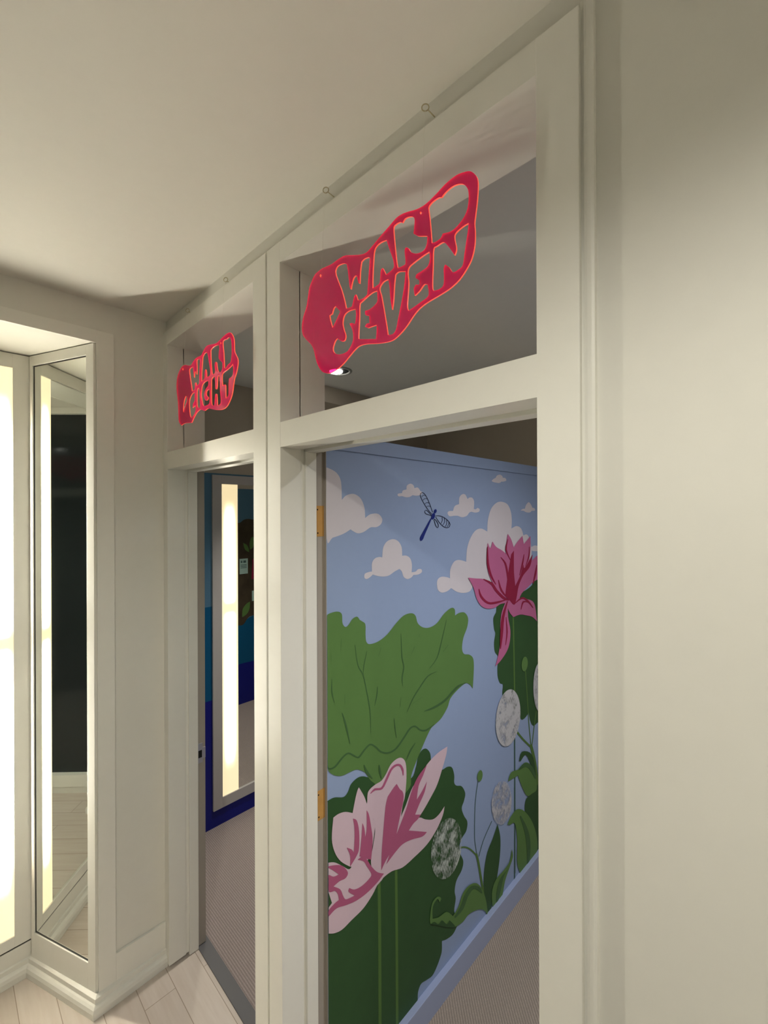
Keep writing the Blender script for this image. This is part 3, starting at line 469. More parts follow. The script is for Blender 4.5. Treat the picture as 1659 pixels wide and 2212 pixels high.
('dandelion_thin',6,[(1.8616,0.4467),(1.8534,0.4193),(1.837,0.3995),(1.8143,0.3891),(1.7876,0.3893),(1.7598,0.3994),(1.7336,0.4184),(1.7114,0.4441),(1.6952,0.4741),(1.6863,0.5056),(1.6854,0.5358),(1.6927,0.5618),(1.7074,0.5815),(1.7284,0.593),(1.754,0.5948),(1.7816,0.5867),(1.8088,0.569),(1.8326,0.5434),(1.8506,0.5123),(1.8606,0.4789)]),
('dandelion_dark',6,[(1.4505,0.4548),(1.435,0.4267),(1.4118,0.408),(1.3831,0.4007),(1.3524,0.4049),(1.3226,0.42),(1.2965,0.444),(1.2763,0.4744),(1.2636,0.5086),(1.2596,0.5432),(1.2644,0.5755),(1.2777,0.6025),(1.2984,0.6219),(1.325,0.6316),(1.355,0.6303),(1.3857,0.6179),(1.4139,0.595),(1.4366,0.5638),(1.4514,0.5273),(1.4562,0.4896)]),
('light_leaf',4,[(1.6138,0.6793),(1.6091,0.6711),(1.6014,0.6666),(1.5923,0.6667),(1.5835,0.6712),(1.577,0.6793),(1.5737,0.6894),(1.5746,0.6995),(1.5791,0.7076),(1.5867,0.7122),(1.5959,0.7123),(1.6047,0.7079),(1.6114,0.6998),(1.6148,0.6896)]),
('teal_stem',2,[(1.58,0.6731),(1.5587,0.5949),(1.5522,0.4732),(1.5575,0.4202),(1.572,0.3619)],[(1.5846,0.6708),(1.5632,0.5926),(1.5567,0.4708),(1.562,0.418),(1.5766,0.3597)]),
('stem_paint',3,[(1.5575,0.3818),(1.5743,0.3348),(1.5969,0.2456),(1.6259,0.138),(1.6472,0.0596)],[(1.573,0.3752),(1.5902,0.3273),(1.6132,0.2372),(1.6426,0.129),(1.6641,0.05)]),
('teal_stem',2,[(1.6899,0.4503),(1.6218,0.4048),(1.5836,0.3558)],[(1.6945,0.4469),(1.6263,0.4015),(1.5881,0.3526)]),
('stem_paint',3,[(1.451,0.4637),(1.4867,0.4452),(1.5226,0.4154),(1.5611,0.3723)],[(1.4505,0.4699),(1.489,0.4499),(1.5293,0.4166),(1.5692,0.3722)]),
('dark_leaf',3,[(1.7396,0.4111,1),(1.7629,0.3417),(1.7596,0.2624),(1.7326,0.1773),(1.6961,0.1202),(1.6767,0.0473),(1.6402,0.1168),(1.6227,0.2051),(1.6292,0.2782),(1.654,0.335),(1.698,0.3698)]),
('light_leaf',4,[(1.8658,0.2304,1),(1.8756,0.1898),(1.8438,0.1591),(1.8018,0.122),(1.7674,0.0616),(1.6956,0.048,1),(1.6862,0.1396),(1.7222,0.1769),(1.7885,0.1778),(1.8441,0.1868)]),
('leaf_vein',5,[(1.8298,0.1604,1),(1.7883,0.1506),(1.7611,0.1062),(1.7238,0.0493,1),(1.7243,0.1157),(1.7548,0.1572)]),
('light_leaf',4,[(1.3951,0.2314,1),(1.4337,0.2443),(1.4653,0.278),(1.5084,0.2817),(1.5644,0.2567),(1.6107,0.1997),(1.6403,0.1296),(1.652,0.0637,1),(1.622,0.1061),(1.5751,0.14),(1.5077,0.1657),(1.4645,0.1641),(1.4078,0.1818),(1.3538,0.2215,1),(1.3068,0.262),(1.2572,0.2956,1),(1.2529,0.3177),(1.2665,0.3639),(1.2982,0.3688),(1.3213,0.3485),(1.3119,0.3392,1),(1.2982,0.3604),(1.2709,0.35),(1.2688,0.3071,1),(1.3069,0.2872),(1.3541,0.2759),(1.3931,0.2356)]),
('leaf_vein',5,[(1.4114,0.2161),(1.4655,0.2143),(1.498,0.242),(1.5377,0.2482),(1.5691,0.2264),(1.6008,0.1915)],[(1.4047,0.2235),(1.4434,0.2354),(1.4751,0.2631),(1.5232,0.2695),(1.5823,0.2316),(1.6086,0.1899)]),
('dark_leaf',5,[(1.2572,0.2956,1),(1.2795,0.2888),(1.3022,0.2651),(1.3255,0.2635),(1.3538,0.2301),(1.3733,0.2314,1),(1.3979,0.2003),(1.4078,0.1818),(1.3538,0.2186),(1.2976,0.2643)]),
('stem_paint',3,[(1.9113,0.7591),(1.9747,0.698),(2.0539,0.6307)],[(1.9252,0.7595),(1.9885,0.6987),(2.0678,0.6317)]),
('stem_paint',3,[(2.0499,0.645),(2.0869,0.5593),(2.1111,0.4663),(2.135,0.2642),(2.1388,0.1087)],[(2.0786,0.6372),(2.1166,0.5497),(2.1417,0.4542),(2.1661,0.2493),(2.17,0.0919)]),
('stem_paint',3,[(2.1269,0.3228),(2.1341,0.1658),(2.1383,0.0559)],[(2.1579,0.3083),(2.1652,0.1497),(2.1696,0.0387)]),
('light_leaf',4,[(1.8329,0.56,1),(1.8614,0.5893),(1.9347,0.5737),(1.9962,0.5791),(2.0601,0.5415),(2.1094,0.4676),(2.1258,0.3916),(2.0753,0.392),(2.0185,0.4073),(1.9643,0.4798),(1.927,0.5468,1)]),
('leaf_vein',5,[(1.9388,0.5679),(1.9986,0.5577),(2.0434,0.5275),(2.1056,0.4526)],[(1.9306,0.5766),(1.9937,0.5786),(2.0767,0.5256),(2.1197,0.4493)]),
('dark_leaf',4,[(1.9543,0.6022),(1.9954,0.6149),(2.0199,0.6019),(2.0532,0.5559),(2.1008,0.4705)],[(1.9398,0.6112),(1.9668,0.6435),(2.0527,0.6052),(2.1004,0.5434),(2.1181,0.4647)]),
('dark_leaf',3,[(2.3256,0.333,1),(2.1781,0.4066),(2.0753,0.392),(2.0105,0.3926),(2.002,0.3304),(2.0736,0.197),(2.1237,0.1477),(2.3229,0.0409,1)]),
('dark_leaf',3,[(2.1583,0.1532,1),(2.1237,0.1485),(2.0734,0.1754),(2.0398,0.0668),(2.0236,0.054,1),(2.1748,0.0355,1),(2.3231,0.0662,1)]),
('light_leaf',4,[(1.8244,0.3675,1),(1.8599,0.3877),(1.9182,0.3906),(1.9943,0.3424),(2.0741,0.2503),(2.1237,0.1485),(2.123,0.0723),(2.0236,0.0613),(1.9532,0.0553,1),(1.9162,0.1382),(1.9171,0.2448),(1.8956,0.3344),(1.8454,0.3532)]),
('leaf_vein',5,[(1.9416,0.3456),(1.9895,0.2472),(2.0117,0.1564),(2.0164,0.0583)],[(1.9544,0.3416),(2.0292,0.2312),(2.0533,0.1342),(2.0308,0.0496)])]
SIGN_SEVEN=[[(-0.4004,2.3609),(-0.3903,2.3527),(-0.3837,2.3419),(-0.3816,2.3294),(-0.3832,2.3056),(-0.3866,2.2826),(-0.3884,2.2701),(-0.3874,2.2543),(-0.3882,2.2356),(-0.392,2.22),(-0.3988,2.2074),(-0.4161,2.1908),(-0.4352,2.1821),(-0.4574,2.1779),(-0.4859,2.1743),(-0.5049,2.1691),(-0.5188,2.1607),(-0.5361,2.1465),(-0.5538,2.1363),(-0.572,2.1303),(-0.594,2.1318),(-0.6168,2.1362),(-0.6439,2.1426),(-0.665,2.1445),(-0.6795,2.1405),(-0.6981,2.1305),(-0.7172,2.1202),(-0.7369,2.1134),(-0.7613,2.1099),(-0.7822,2.1152),(-0.7972,2.126),(-0.8103,2.1452),(-0.819,2.1691),(-0.8257,2.1844),(-0.837,2.197),(-0.8532,2.2112),(-0.865,2.2257),(-0.8682,2.2462),(-0.8623,2.2668),(-0.8504,2.2853),(-0.8433,2.3077),(-0.8386,2.3254),(-0.8293,2.3384),(-0.8157,2.3496),(-0.7937,2.3532),(-0.7766,2.3518),(-0.7558,2.3496),(-0.7356,2.3509),(-0.7121,2.3502),(-0.6857,2.3406),(-0.6604,2.3313),(-0.6429,2.3288),(-0.6258,2.3346),(-0.6026,2.3443),(-0.5802,2.3525),(-0.5617,2.3596),(-0.5467,2.3602),(-0.5321,2.3576),(-0.5123,2.3523),(-0.4958,2.3506),(-0.4824,2.3523),(-0.4642,2.3576),(-0.4441,2.3644),(-0.4223,2.3667)],[(-0.4825,2.343),(-0.4746,2.3474),(-0.4617,2.3481),(-0.4541,2.3453,1),(-0.4466,2.3496),(-0.4344,2.3522),(-0.4224,2.3509),(-0.4107,2.3454),(-0.4028,2.3357),(-0.3994,2.3253),(-0.3999,2.3082),(-0.4041,2.2948),(-0.4133,2.2856),(-0.4251,2.2792),(-0.4371,2.2777),(-0.4519,2.2814,1),(-0.457,2.2755),(-0.4672,2.2738),(-0.4762,2.2753,1),(-0.4775,2.2907),(-0.48,2.3168),(-0.4825,2.3347)],[(-0.5679,2.3445),(-0.5617,2.3484),(-0.5512,2.3476),(-0.5453,2.3435,1),(-0.538,2.3484),(-0.5264,2.3462),(-0.5179,2.3411),(-0.5152,2.3333),(-0.5167,2.319),(-0.5181,2.311,1),(-0.507,2.3018),(-0.4934,2.2957),(-0.4859,2.292,1),(-0.4868,2.2802),(-0.4922,2.271),(-0.5044,2.2698),(-0.5155,2.2734),(-0.5253,2.2807),(-0.531,2.2896),(-0.5368,2.2932),(-0.5397,2.2878),(-0.5378,2.2652),(-0.5442,2.2623),(-0.5576,2.2631,1),(-0.5606,2.2765),(-0.5635,2.2978),(-0.5664,2.3237)],[(-0.6208,2.3219),(-0.6125,2.33),(-0.5994,2.3313),(-0.5866,2.3292,1),(-0.5804,2.3117),(-0.5727,2.2927),(-0.5682,2.2796),(-0.5689,2.2675),(-0.5886,2.2623,1),(-0.5949,2.2743),(-0.5981,2.279),(-0.6029,2.2751),(-0.6046,2.2596),(-0.6079,2.2516),(-0.6262,2.2494,1),(-0.6261,2.2677),(-0.6243,2.2952)],[(-0.7417,2.3316),(-0.7337,2.3374),(-0.716,2.3354),(-0.7045,2.3296,1),(-0.7008,2.3132),(-0.6954,2.2788),(-0.6917,2.2712,1),(-0.6879,2.2834),(-0.6823,2.2924),(-0.6732,2.2927),(-0.6678,2.276),(-0.6643,2.2735,1),(-0.6624,2.2982),(-0.6587,2.3161,1),(-0.6499,2.3185),(-0.6378,2.3167),(-0.6333,2.313,1),(-0.6369,2.2836),(-0.6416,2.2425,1),(-0.6521,2.239),(-0.6698,2.2398,1),(-0.6759,2.2546,1),(-0.6807,2.2525),(-0.6863,2.2385),(-0.69,2.2335),(-0.707,2.2354,1),(-0.7126,2.2549),(-0.7222,2.2809),(-0.7358,2.3088),(-0.7417,2.3239)],[(-0.7421,2.2522,1),(-0.7263,2.2355,1),(-0.7383,2.2227),(-0.7533,2.208,1),(-0.7606,2.2271),(-0.7635,2.2384,1),(-0.7544,2.2394,1),(-0.749,2.2493)],[(-0.6772,2.2245,1),(-0.6976,2.2275),(-0.7128,2.2236),(-0.7187,2.2091),(-0.7149,2.1928),(-0.7092,2.1786),(-0.7123,2.1694),(-0.7228,2.1698),(-0.7366,2.18,1),(-0.7446,2.1758),(-0.752,2.1623),(-0.7468,2.1506),(-0.7288,2.1429),(-0.7056,2.1425),(-0.6924,2.1515),(-0.6849,2.1642),(-0.6866,2.182),(-0.6958,2.1996,1),(-0.6884,2.199),(-0.6792,2.195),(-0.6754,2.2105)],[(-0.6129,2.24,1),(-0.6296,2.2408),(-0.6574,2.2337),(-0.6645,2.2289),(-0.6657,2.2026),(-0.6685,2.1645),(-0.6649,2.1586),(-0.6438,2.1523),(-0.6167,2.1452,1),(-0.615,2.1587),(-0.6149,2.1727,1),(-0.63,2.1737),(-0.6402,2.1744),(-0.6489,2.1793,1),(-0.6436,2.1837),(-0.6351,2.1823,1),(-0.636,2.198,1),(-0.647,2.2027),(-0.6477,2.2113,1),(-0.6366,2.21),(-0.623,2.2127),(-0.613,2.2186),(-0.6123,2.23)],[(-0.6064,2.2418),(-0.5966,2.251),(-0.5823,2.2514,1),(-0.5792,2.2366),(-0.5763,2.2084),(-0.5724,2.1891,1),(-0.5692,2.206),(-0.5669,2.2344),(-0.5638,2.2533,1),(-0.5547,2.2552),(-0.5376,2.2492,1),(-0.5415,2.2229),(-0.5475,2.1986),(-0.5566,2.1684),(-0.5628,2.148),(-0.572,2.1417),(-0.5844,2.1441,1),(-0.5875,2.1621),(-0.5953,2.1988),(-0.6016,2.2263)],[(-0.4815,2.2625,1),(-0.4962,2.2613),(-0.5184,2.2575),(-0.5298,2.2534),(-0.5327,2.2436),(-0.5308,2.2255),(-0.5329,2.2001),(-0.5344,2.1832),(-0.5316,2.1736,1),(-0.5188,2.1759),(-0.4994,2.18),(-0.4859,2.1838),(-0.4832,2.1912),(-0.4858,2.2057,1),(-0.4938,2.2087),(-0.5047,2.201),(-0.5158,2.1964,1),(-0.5177,2.2099),(-0.513,2.2157,1),(-0.5052,2.2129),(-0.5046,2.2201,1),(-0.5135,2.2277,1),(-0.5115,2.2333),(-0.4991,2.2349),(-0.4856,2.2381),(-0.4803,2.2484)],[(-0.3996,2.2754,1),(-0.4111,2.2748),(-0.4252,2.2704),(-0.4276,2.2626),(-0.4241,2.2433),(-0.4277,2.234,1),(-0.4349,2.2459),(-0.4446,2.26),(-0.452,2.2663),(-0.4646,2.2656),(-0.4724,2.2628),(-0.4738,2.2355),(-0.4753,2.1988),(-0.4727,2.1896,1),(-0.4599,2.1881),(-0.4511,2.192),(-0.4498,2.2057),(-0.4502,2.22),(-0.4472,2.2259,1),(-0.4399,2.2189),(-0.4314,2.2067),(-0.4207,2.2065),(-0.4114,2.2106),(-0.4078,2.2286),(-0.4043,2.2465),(-0.4008,2.2643)],[(-0.5005,2.3427),(-0.498,2.339),(-0.5005,2.3377),(-0.5029,2.3414)],[(-0.7946,2.3421),(-0.7912,2.3376),(-0.7947,2.3352),(-0.7981,2.3402)]]
SIGN_EIGHT=[[(-1.2349,2.3373),(-1.2244,2.3307),(-1.214,2.3178),(-1.2096,2.3066),(-1.2082,2.2921),(-1.2069,2.2748),(-1.1981,2.2613),(-1.188,2.2475),(-1.1861,2.2358),(-1.1897,2.2227),(-1.1971,2.2076),(-1.2075,2.1944),(-1.2135,2.1787),(-1.2196,2.1586),(-1.2288,2.1432),(-1.2442,2.1288),(-1.2598,2.1199),(-1.2788,2.1166),(-1.3047,2.1179),(-1.338,2.1242),(-1.3655,2.1319),(-1.383,2.1364),(-1.3974,2.1357),(-1.4119,2.1334),(-1.4303,2.1388),(-1.4452,2.1429),(-1.4643,2.1404),(-1.4838,2.1323),(-1.4997,2.1217),(-1.5158,2.1093,1),(-1.5485,2.1132),(-1.578,2.1158),(-1.6062,2.113,1),(-1.6193,2.1226),(-1.6281,2.1343),(-1.631,2.1608),(-1.6343,2.1962),(-1.6408,2.2236),(-1.6474,2.2511),(-1.6462,2.2771),(-1.6379,2.2963),(-1.6199,2.3113),(-1.5956,2.3212),(-1.5677,2.3197),(-1.5385,2.3111),(-1.5181,2.3079),(-1.506,2.3132),(-1.4861,2.3198),(-1.4666,2.3214),(-1.4362,2.3202),(-1.4213,2.329),(-1.4029,2.3383),(-1.3849,2.3397),(-1.3603,2.3354),(-1.3262,2.3299),(-1.303,2.3325),(-1.2771,2.3371),(-1.255,2.3395)],[(-1.5337,2.2933),(-1.5223,2.2989),(-1.5021,2.2983,1),(-1.5003,2.2856),(-1.4964,2.27),(-1.4929,2.2594,1),(-1.4881,2.2763),(-1.4818,2.2773),(-1.4763,2.2736),(-1.4721,2.2654,1),(-1.4708,2.2885),(-1.4726,2.3084),(-1.4648,2.3145),(-1.4446,2.3076,1),(-1.4479,2.2832),(-1.4511,2.2519),(-1.4532,2.2316),(-1.4752,2.2272,1),(-1.4805,2.2397,1),(-1.486,2.2392,1),(-1.4893,2.2187),(-1.5108,2.2164,1),(-1.5187,2.2419),(-1.5286,2.2722)],[(-1.4251,2.3111),(-1.4104,2.3199),(-1.394,2.3199,1),(-1.3852,2.3073),(-1.3783,2.2854),(-1.3714,2.2653),(-1.3698,2.2418),(-1.3965,2.2384,1),(-1.3982,2.2559),(-1.4035,2.2665),(-1.409,2.2584),(-1.4128,2.2388),(-1.4362,2.2336,1),(-1.4348,2.2642),(-1.429,2.2946)],[(-1.3658,2.31),(-1.3647,2.3189),(-1.3535,2.3229),(-1.3398,2.3242),(-1.3229,2.3235),(-1.308,2.319),(-1.3038,2.3089),(-1.3082,2.2922),(-1.3067,2.2769),(-1.2937,2.2663),(-1.2834,2.2594,1),(-1.2842,2.2419),(-1.294,2.2338),(-1.307,2.2353),(-1.3169,2.2435),(-1.3218,2.2567),(-1.325,2.2695),(-1.3317,2.2726),(-1.3369,2.2647),(-1.3336,2.2474),(-1.3371,2.2391),(-1.3542,2.2376,1),(-1.3593,2.2532),(-1.3642,2.2866)],[(-1.2804,2.3233),(-1.2676,2.3256),(-1.2551,2.3236),(-1.2458,2.3256),(-1.2335,2.3214),(-1.226,2.3112),(-1.2232,2.2876),(-1.2249,2.2623),(-1.231,2.2481),(-1.2464,2.2447),(-1.2557,2.2411),(-1.262,2.2367),(-1.2714,2.2404,1),(-1.2729,2.2568),(-1.2759,2.2869),(-1.2805,2.3101)],[(-1.5645,2.2106,1),(-1.554,2.2039,1),(-1.5541,2.1905),(-1.569,2.1762),(-1.5863,2.1553,1),(-1.5883,2.1693),(-1.5838,2.189),(-1.5751,2.2027)],[(-1.491,2.2084),(-1.5109,2.2074),(-1.5293,2.1959),(-1.5356,2.1804),(-1.5337,2.1568),(-1.5277,2.1359),(-1.5197,2.1272,1),(-1.4996,2.1315),(-1.4817,2.1449),(-1.4816,2.1619,1),(-1.4914,2.1628),(-1.5053,2.1587,1),(-1.5032,2.1714,1),(-1.4893,2.182),(-1.4879,2.1981)],[(-1.4695,2.2123),(-1.456,2.2169),(-1.4493,2.2035),(-1.4476,2.1792),(-1.4452,2.1517),(-1.4604,2.151),(-1.4707,2.1593),(-1.4724,2.1838)],[(-1.4372,2.2012),(-1.4296,2.2203),(-1.4111,2.2267),(-1.3912,2.2267),(-1.3831,2.2215),(-1.3853,2.2096),(-1.4004,2.2033),(-1.4114,2.1914),(-1.4123,2.1759),(-1.4043,2.1658),(-1.3899,2.1655),(-1.3856,2.1725),(-1.3934,2.177),(-1.3988,2.1812),(-1.3998,2.1907),(-1.3925,2.1963),(-1.3772,2.1964),(-1.3727,2.1886),(-1.373,2.1578),(-1.3801,2.1498),(-1.3972,2.1481),(-1.422,2.1516),(-1.4319,2.1684),(-1.4381,2.1854)],[(-1.3605,2.2245),(-1.3474,2.23),(-1.3355,2.2284,1),(-1.3332,2.211),(-1.3324,2.1912),(-1.3274,2.1869),(-1.3223,2.1907),(-1.3188,2.208),(-1.317,2.2238),(-1.3055,2.2248,1),(-1.3014,2.2043),(-1.3003,2.1744),(-1.2946,2.1496),(-1.2996,2.1357),(-1.3204,2.1341,1),(-1.3216,2.1485),(-1.3241,2.1685),(-1.3291,2.1725),(-1.3342,2.1689),(-1.3396,2.1389,1),(-1.3591,2.1438),(-1.3624,2.1712),(-1.3621,2.2018)],[(-1.2869,2.2219),(-1.2763,2.2276),(-1.2558,2.2302),(-1.2311,2.2346),(-1.2166,2.2397,1),(-1.2147,2.2215),(-1.2193,2.2055),(-1.2406,2.2015,1),(-1.2438,2.1849),(-1.2439,2.1633),(-1.2471,2.151),(-1.2627,2.1459,1),(-1.2641,2.1673),(-1.264,2.1833),(-1.2703,2.1897),(-1.283,2.1872,1),(-1.2871,2.2042)],[(-1.2939,2.3248),(-1.2907,2.321),(-1.294,2.3182),(-1.2972,2.3228)],[(-1.5883,2.3135),(-1.5841,2.3083),(-1.5884,2.305),(-1.5927,2.3103)]]
OCEAN=[
('sea_blue',1,[(1.8395,0.7742,1),(2.0214,0.7316),(2.0785,0.774),(2.1662,0.8033),(2.4238,0.853,1),(2.4219,0.3846,1),(2.2142,0.3602),(2.02,0.3636),(1.838,0.3499,1)]),
('tree_trunk',2,[(1.8964,1.6904),(1.9508,1.6978),(2.0157,1.7052),(2.0536,1.7309),(2.1015,1.7408),(2.1698,1.7336),(2.3219,1.7545,1),(2.5369,1.7426,1),(2.5331,0.836,1),(2.1662,0.8033),(2.0978,0.7883),(2.0593,0.7421),(2.0214,0.7272),(1.929,0.7489,1),(1.8943,1.15)]),
('light_leaf',3,[(2.1197,1.4445,1),(2.1151,1.4982),(2.1298,1.551),(2.1544,1.5634),(2.164,1.5135),(2.1491,1.4605)]),
('light_leaf',3,[(2.1099,1.4184,1),(2.0668,1.4478),(2.048,1.5107,1),(2.0861,1.4909),(2.1052,1.4543)]),
('light_leaf',3,[(2.0358,0.8036,1),(2.0408,0.8775),(2.0791,0.9245),(2.1177,0.9408,1),(2.1126,0.8748),(2.0835,0.8263)]),
('crimson_paint',3,[(2.1332,1.1575,1),(2.1435,1.2997),(2.1535,1.3526),(2.2688,1.3618,1),(2.2679,1.1424,1)])]
NOTICES=[[(2.0144,1.3609),(2.0952,1.3545),(2.0898,1.2156),(2.0102,1.2239)],[(2.1376,1.0408),(2.1969,1.042),(2.1965,0.9427),(2.1432,0.9594)]]


# ------------------------------------------------------------------ dimensions (metres)
WF = 0.638           # face of the two door frames
WB = 0.65            # face of the corridor wall
WT = 0.79            # ward side of the wall
CH = 2.57            # ceiling height
LX = -1.855          # left wall
RX = -2.205          # back of the lit recess
CZ = -0.02           # ward carpet level
YB = -0.84           # opposite corridor wall
MX = -0.9975         # mural wall
BX = -2.467          # blue wall of ward eight
YE = 3.1             # far wall of the wards
XR = 2.4

# ------------------------------------------------------------------ shell
struct(box_obj('floor', M['floor'], (-2.3, XR, YB-0.1, 0.757, -0.08, 0.0)), 'pale wooden board floor of the corridor')
struct(box_obj('ceiling', M['ceiling'], (-2.3, XR, YB-0.1, WB+0.02, CH, CH+0.06)), 'plain cream corridor ceiling')
struct(box_obj('floor', M['carpet8'], (BX-0.1, -1.02, 0.787, YE, CZ-0.06, CZ)), 'ribbed grey brown carpet of ward eight')
struct(box_obj('floor', M['carpet7'], (-1.02, XR, 0.787, YE, CZ-0.06, CZ)), 'ribbed brown carpet of ward seven')
struct(box_obj('ceiling', M['ward_ceiling'], (BX-0.1, XR, WT-0.05, YE, CH, CH+0.06)), 'dim grey ceiling over the wards')
# front wall: pieces around the two frames
struct(box_obj('wall_front', M['wall'], [(-2.7, -0.232, WB, WT, 2.52, CH), (-0.232, XR, WB, WT, -0.06, CH),
                                         (-1.0765, -1.0675, WB+0.002, WT, -0.06, 2.52), (-2.7, LX, WB, WT, -0.06, 2.52)]),
       'cream corridor wall around the two door frames')
bm = bmesh.new()
add_box(bm, -0.2275, -0.2125, WB-0.0085, WB+0.002, 0.0, 2.535, bevel=0.0045)
add_box(bm, -0.2325, -0.226, WB-0.004, WB+0.001, 0.0, 2.53)
struct(obj('trim_1', bm, M['trim']), 'painted vertical bead beside the right door frame')
# left wall: pier right of the recess, head above it, wall to its left
pier = [(LX, 0.408), (LX, WB+0.01), (-2.3, WB+0.01), (-2.3, 0.262), (RX-0.002, 0.262)]
pier2 = [(LX, -0.668), (RX-0.002, -0.522), (-2.3, -0.522), (-2.3, YB-0.05), (LX, YB-0.05)]
bm = bmesh.new()
add_prism(bm, pier, -0.05, CH); add_prism(bm, pier2, -0.05, CH)
add_box(bm, -2.3, LX, -0.668, 0.408, 2.42, CH); add_box(bm, -2.3, RX-0.001, -0.54, 0.28, -0.05, 2.42)
struct(obj('wall_left', bm, M['wall']), 'cream end wall of the corridor with a lit mirror recess')
# flat casing round the recess
bm = bmesh.new()
add_box(bm, LX-0.001, LX+0.009, 0.4075, 0.463, 0.0, 2.463, 0.001)
add_box(bm, LX-0.001, LX+0.009, -0.73, 0.4075, 2.418, 2.463, 0.001)
add_box(bm, LX-0.001, LX+0.009, -0.73, -0.672, 0.0, 2.42, 0.001)
struct(obj('trim_2', bm, M['trim']), 'flat white casing around the mirror recess')
# baseboards: flat board with a rounded shoe
shoe = [(0.0, 0.0), (0.026, 0.0), (0.027, 0.022), (0.024, 0.034), (0.018, 0.040), (0.013, 0.043), (0.013, 0.060), (0.0, 0.066)]
board = [(0.0, 0.0), (0.010, 0.0), (0.010, 0.155), (0.006, 0.165), (0.0, 0.168)]
bm = bmesh.new()
rec = [(LX, WB-0.012), (LX+0.009, 0.402), (RX, 0.258), (RX, -0.518), (LX+0.009, -0.662), (LX, YB)]
sweep(bm, [(a, b) for a, b in rec[::-1]], [(-o, z) for o, z in shoe])
add_box(bm, LX, LX+0.0095, 0.463, WB-0.012, 0.0, 0.166, 0.002)
struct(obj('baseboard_left', bm, M['trim']), 'white stepped skirting turning into the mirror recess')
# opposite side of the corridor: low white base, night-dark glazing, white head
struct(box_obj('wall_back', M['wall'], [(-2.3, XR, YB-0.1, YB, 2.48, CH), (0.9, XR, YB-0.1, YB, 0.0, 2.48), (-2.3, 0.9, YB-0.1, YB, -0.02, 0.045)]), 'opposite corridor wall')
w1 = thing('window_1', (-0.5, YB, 0), 'tall night-dark glazing across the corridor', 'window', kind='structure')
bm = bmesh.new()
for a in (-1.84, -0.95, -0.05, 0.85):
    add_box(bm, a, a+0.05, YB-0.04, YB+0.012, 0.045, 2.48, 0.002)
add_box(bm, -1.84, 0.9, YB-0.04, YB+0.010, 0.045, 0.12, 0.002)
add_box(bm, -1.84, 0.9, YB-0.04, YB+0.010, 2.44, 2.48, 0.002)
obj('window_frame', bm, M['trim'], w1)
box_obj('pane', M['night_glass'], (-1.84, 0.9, YB-0.035, YB-0.025, 0.1, 2.46), w1)
struct(box_obj('wall_right', M['wall'], (XR, XR+0.1, YB-0.1, YE, -0.08, CH+0.06)), 'wall closing the corridor behind the viewer')

# wards
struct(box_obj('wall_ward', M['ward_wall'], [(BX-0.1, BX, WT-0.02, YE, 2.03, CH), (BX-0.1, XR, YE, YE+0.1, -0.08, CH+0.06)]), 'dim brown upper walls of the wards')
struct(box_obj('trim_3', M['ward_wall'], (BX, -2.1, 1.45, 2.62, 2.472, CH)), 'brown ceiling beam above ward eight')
struct(box_obj('wall_blue', [M['navy_wall']], (BX-0.1, BX, WT-0.02, YE, -0.08, 0.72)), 'navy lower wall of ward eight')
struct(box_obj('wall_blue', [M['sea_blue']], (BX-0.1, BX, WT-0.02, YE, 0.72, 1.26)), 'teal blue middle band of the ward eight wall')
struct(box_obj('wall_blue', [M['ocean_sky']], (BX-0.1, BX, WT-0.02, YE, 1.26, 2.03)), 'muted blue upper band of the ward eight wall')
struct(box_obj('wall_partition', M['mural_sky'], (-1.03, MX, WT-0.004, YE, -0.06, 2.027)), 'sky blue partition carrying the pond mural')
struct(box_obj('wall_partition', M['ocean_sky'], (-1.052, -1.03, WT-0.004, YE, -0.06, 2.027)), 'blue back of the partition towards ward eight')
struct(box_obj('trim_4', M['mural_sky'], (MX-0.001, MX+0.0055, WT-0.003, YE, 1.984, 2.029), bevel=0.002), 'pale blue rail along the top of the mural wall')
bm = bmesh.new()
add_box(bm, MX-0.001, MX+0.022, WT-0.003, YE, CZ-0.01, 0.074, bevel=0.003)
struct(obj('baseboard_mural', bm, M['skirting_blue']), 'glossy pale blue skirting under the mural')
struct(box_obj('trim_5', M['threshold'], (LX, -0.232, 0.752, 0.800, -0.05, 0.003), bevel=0.002), 'dark rubber threshold strip')

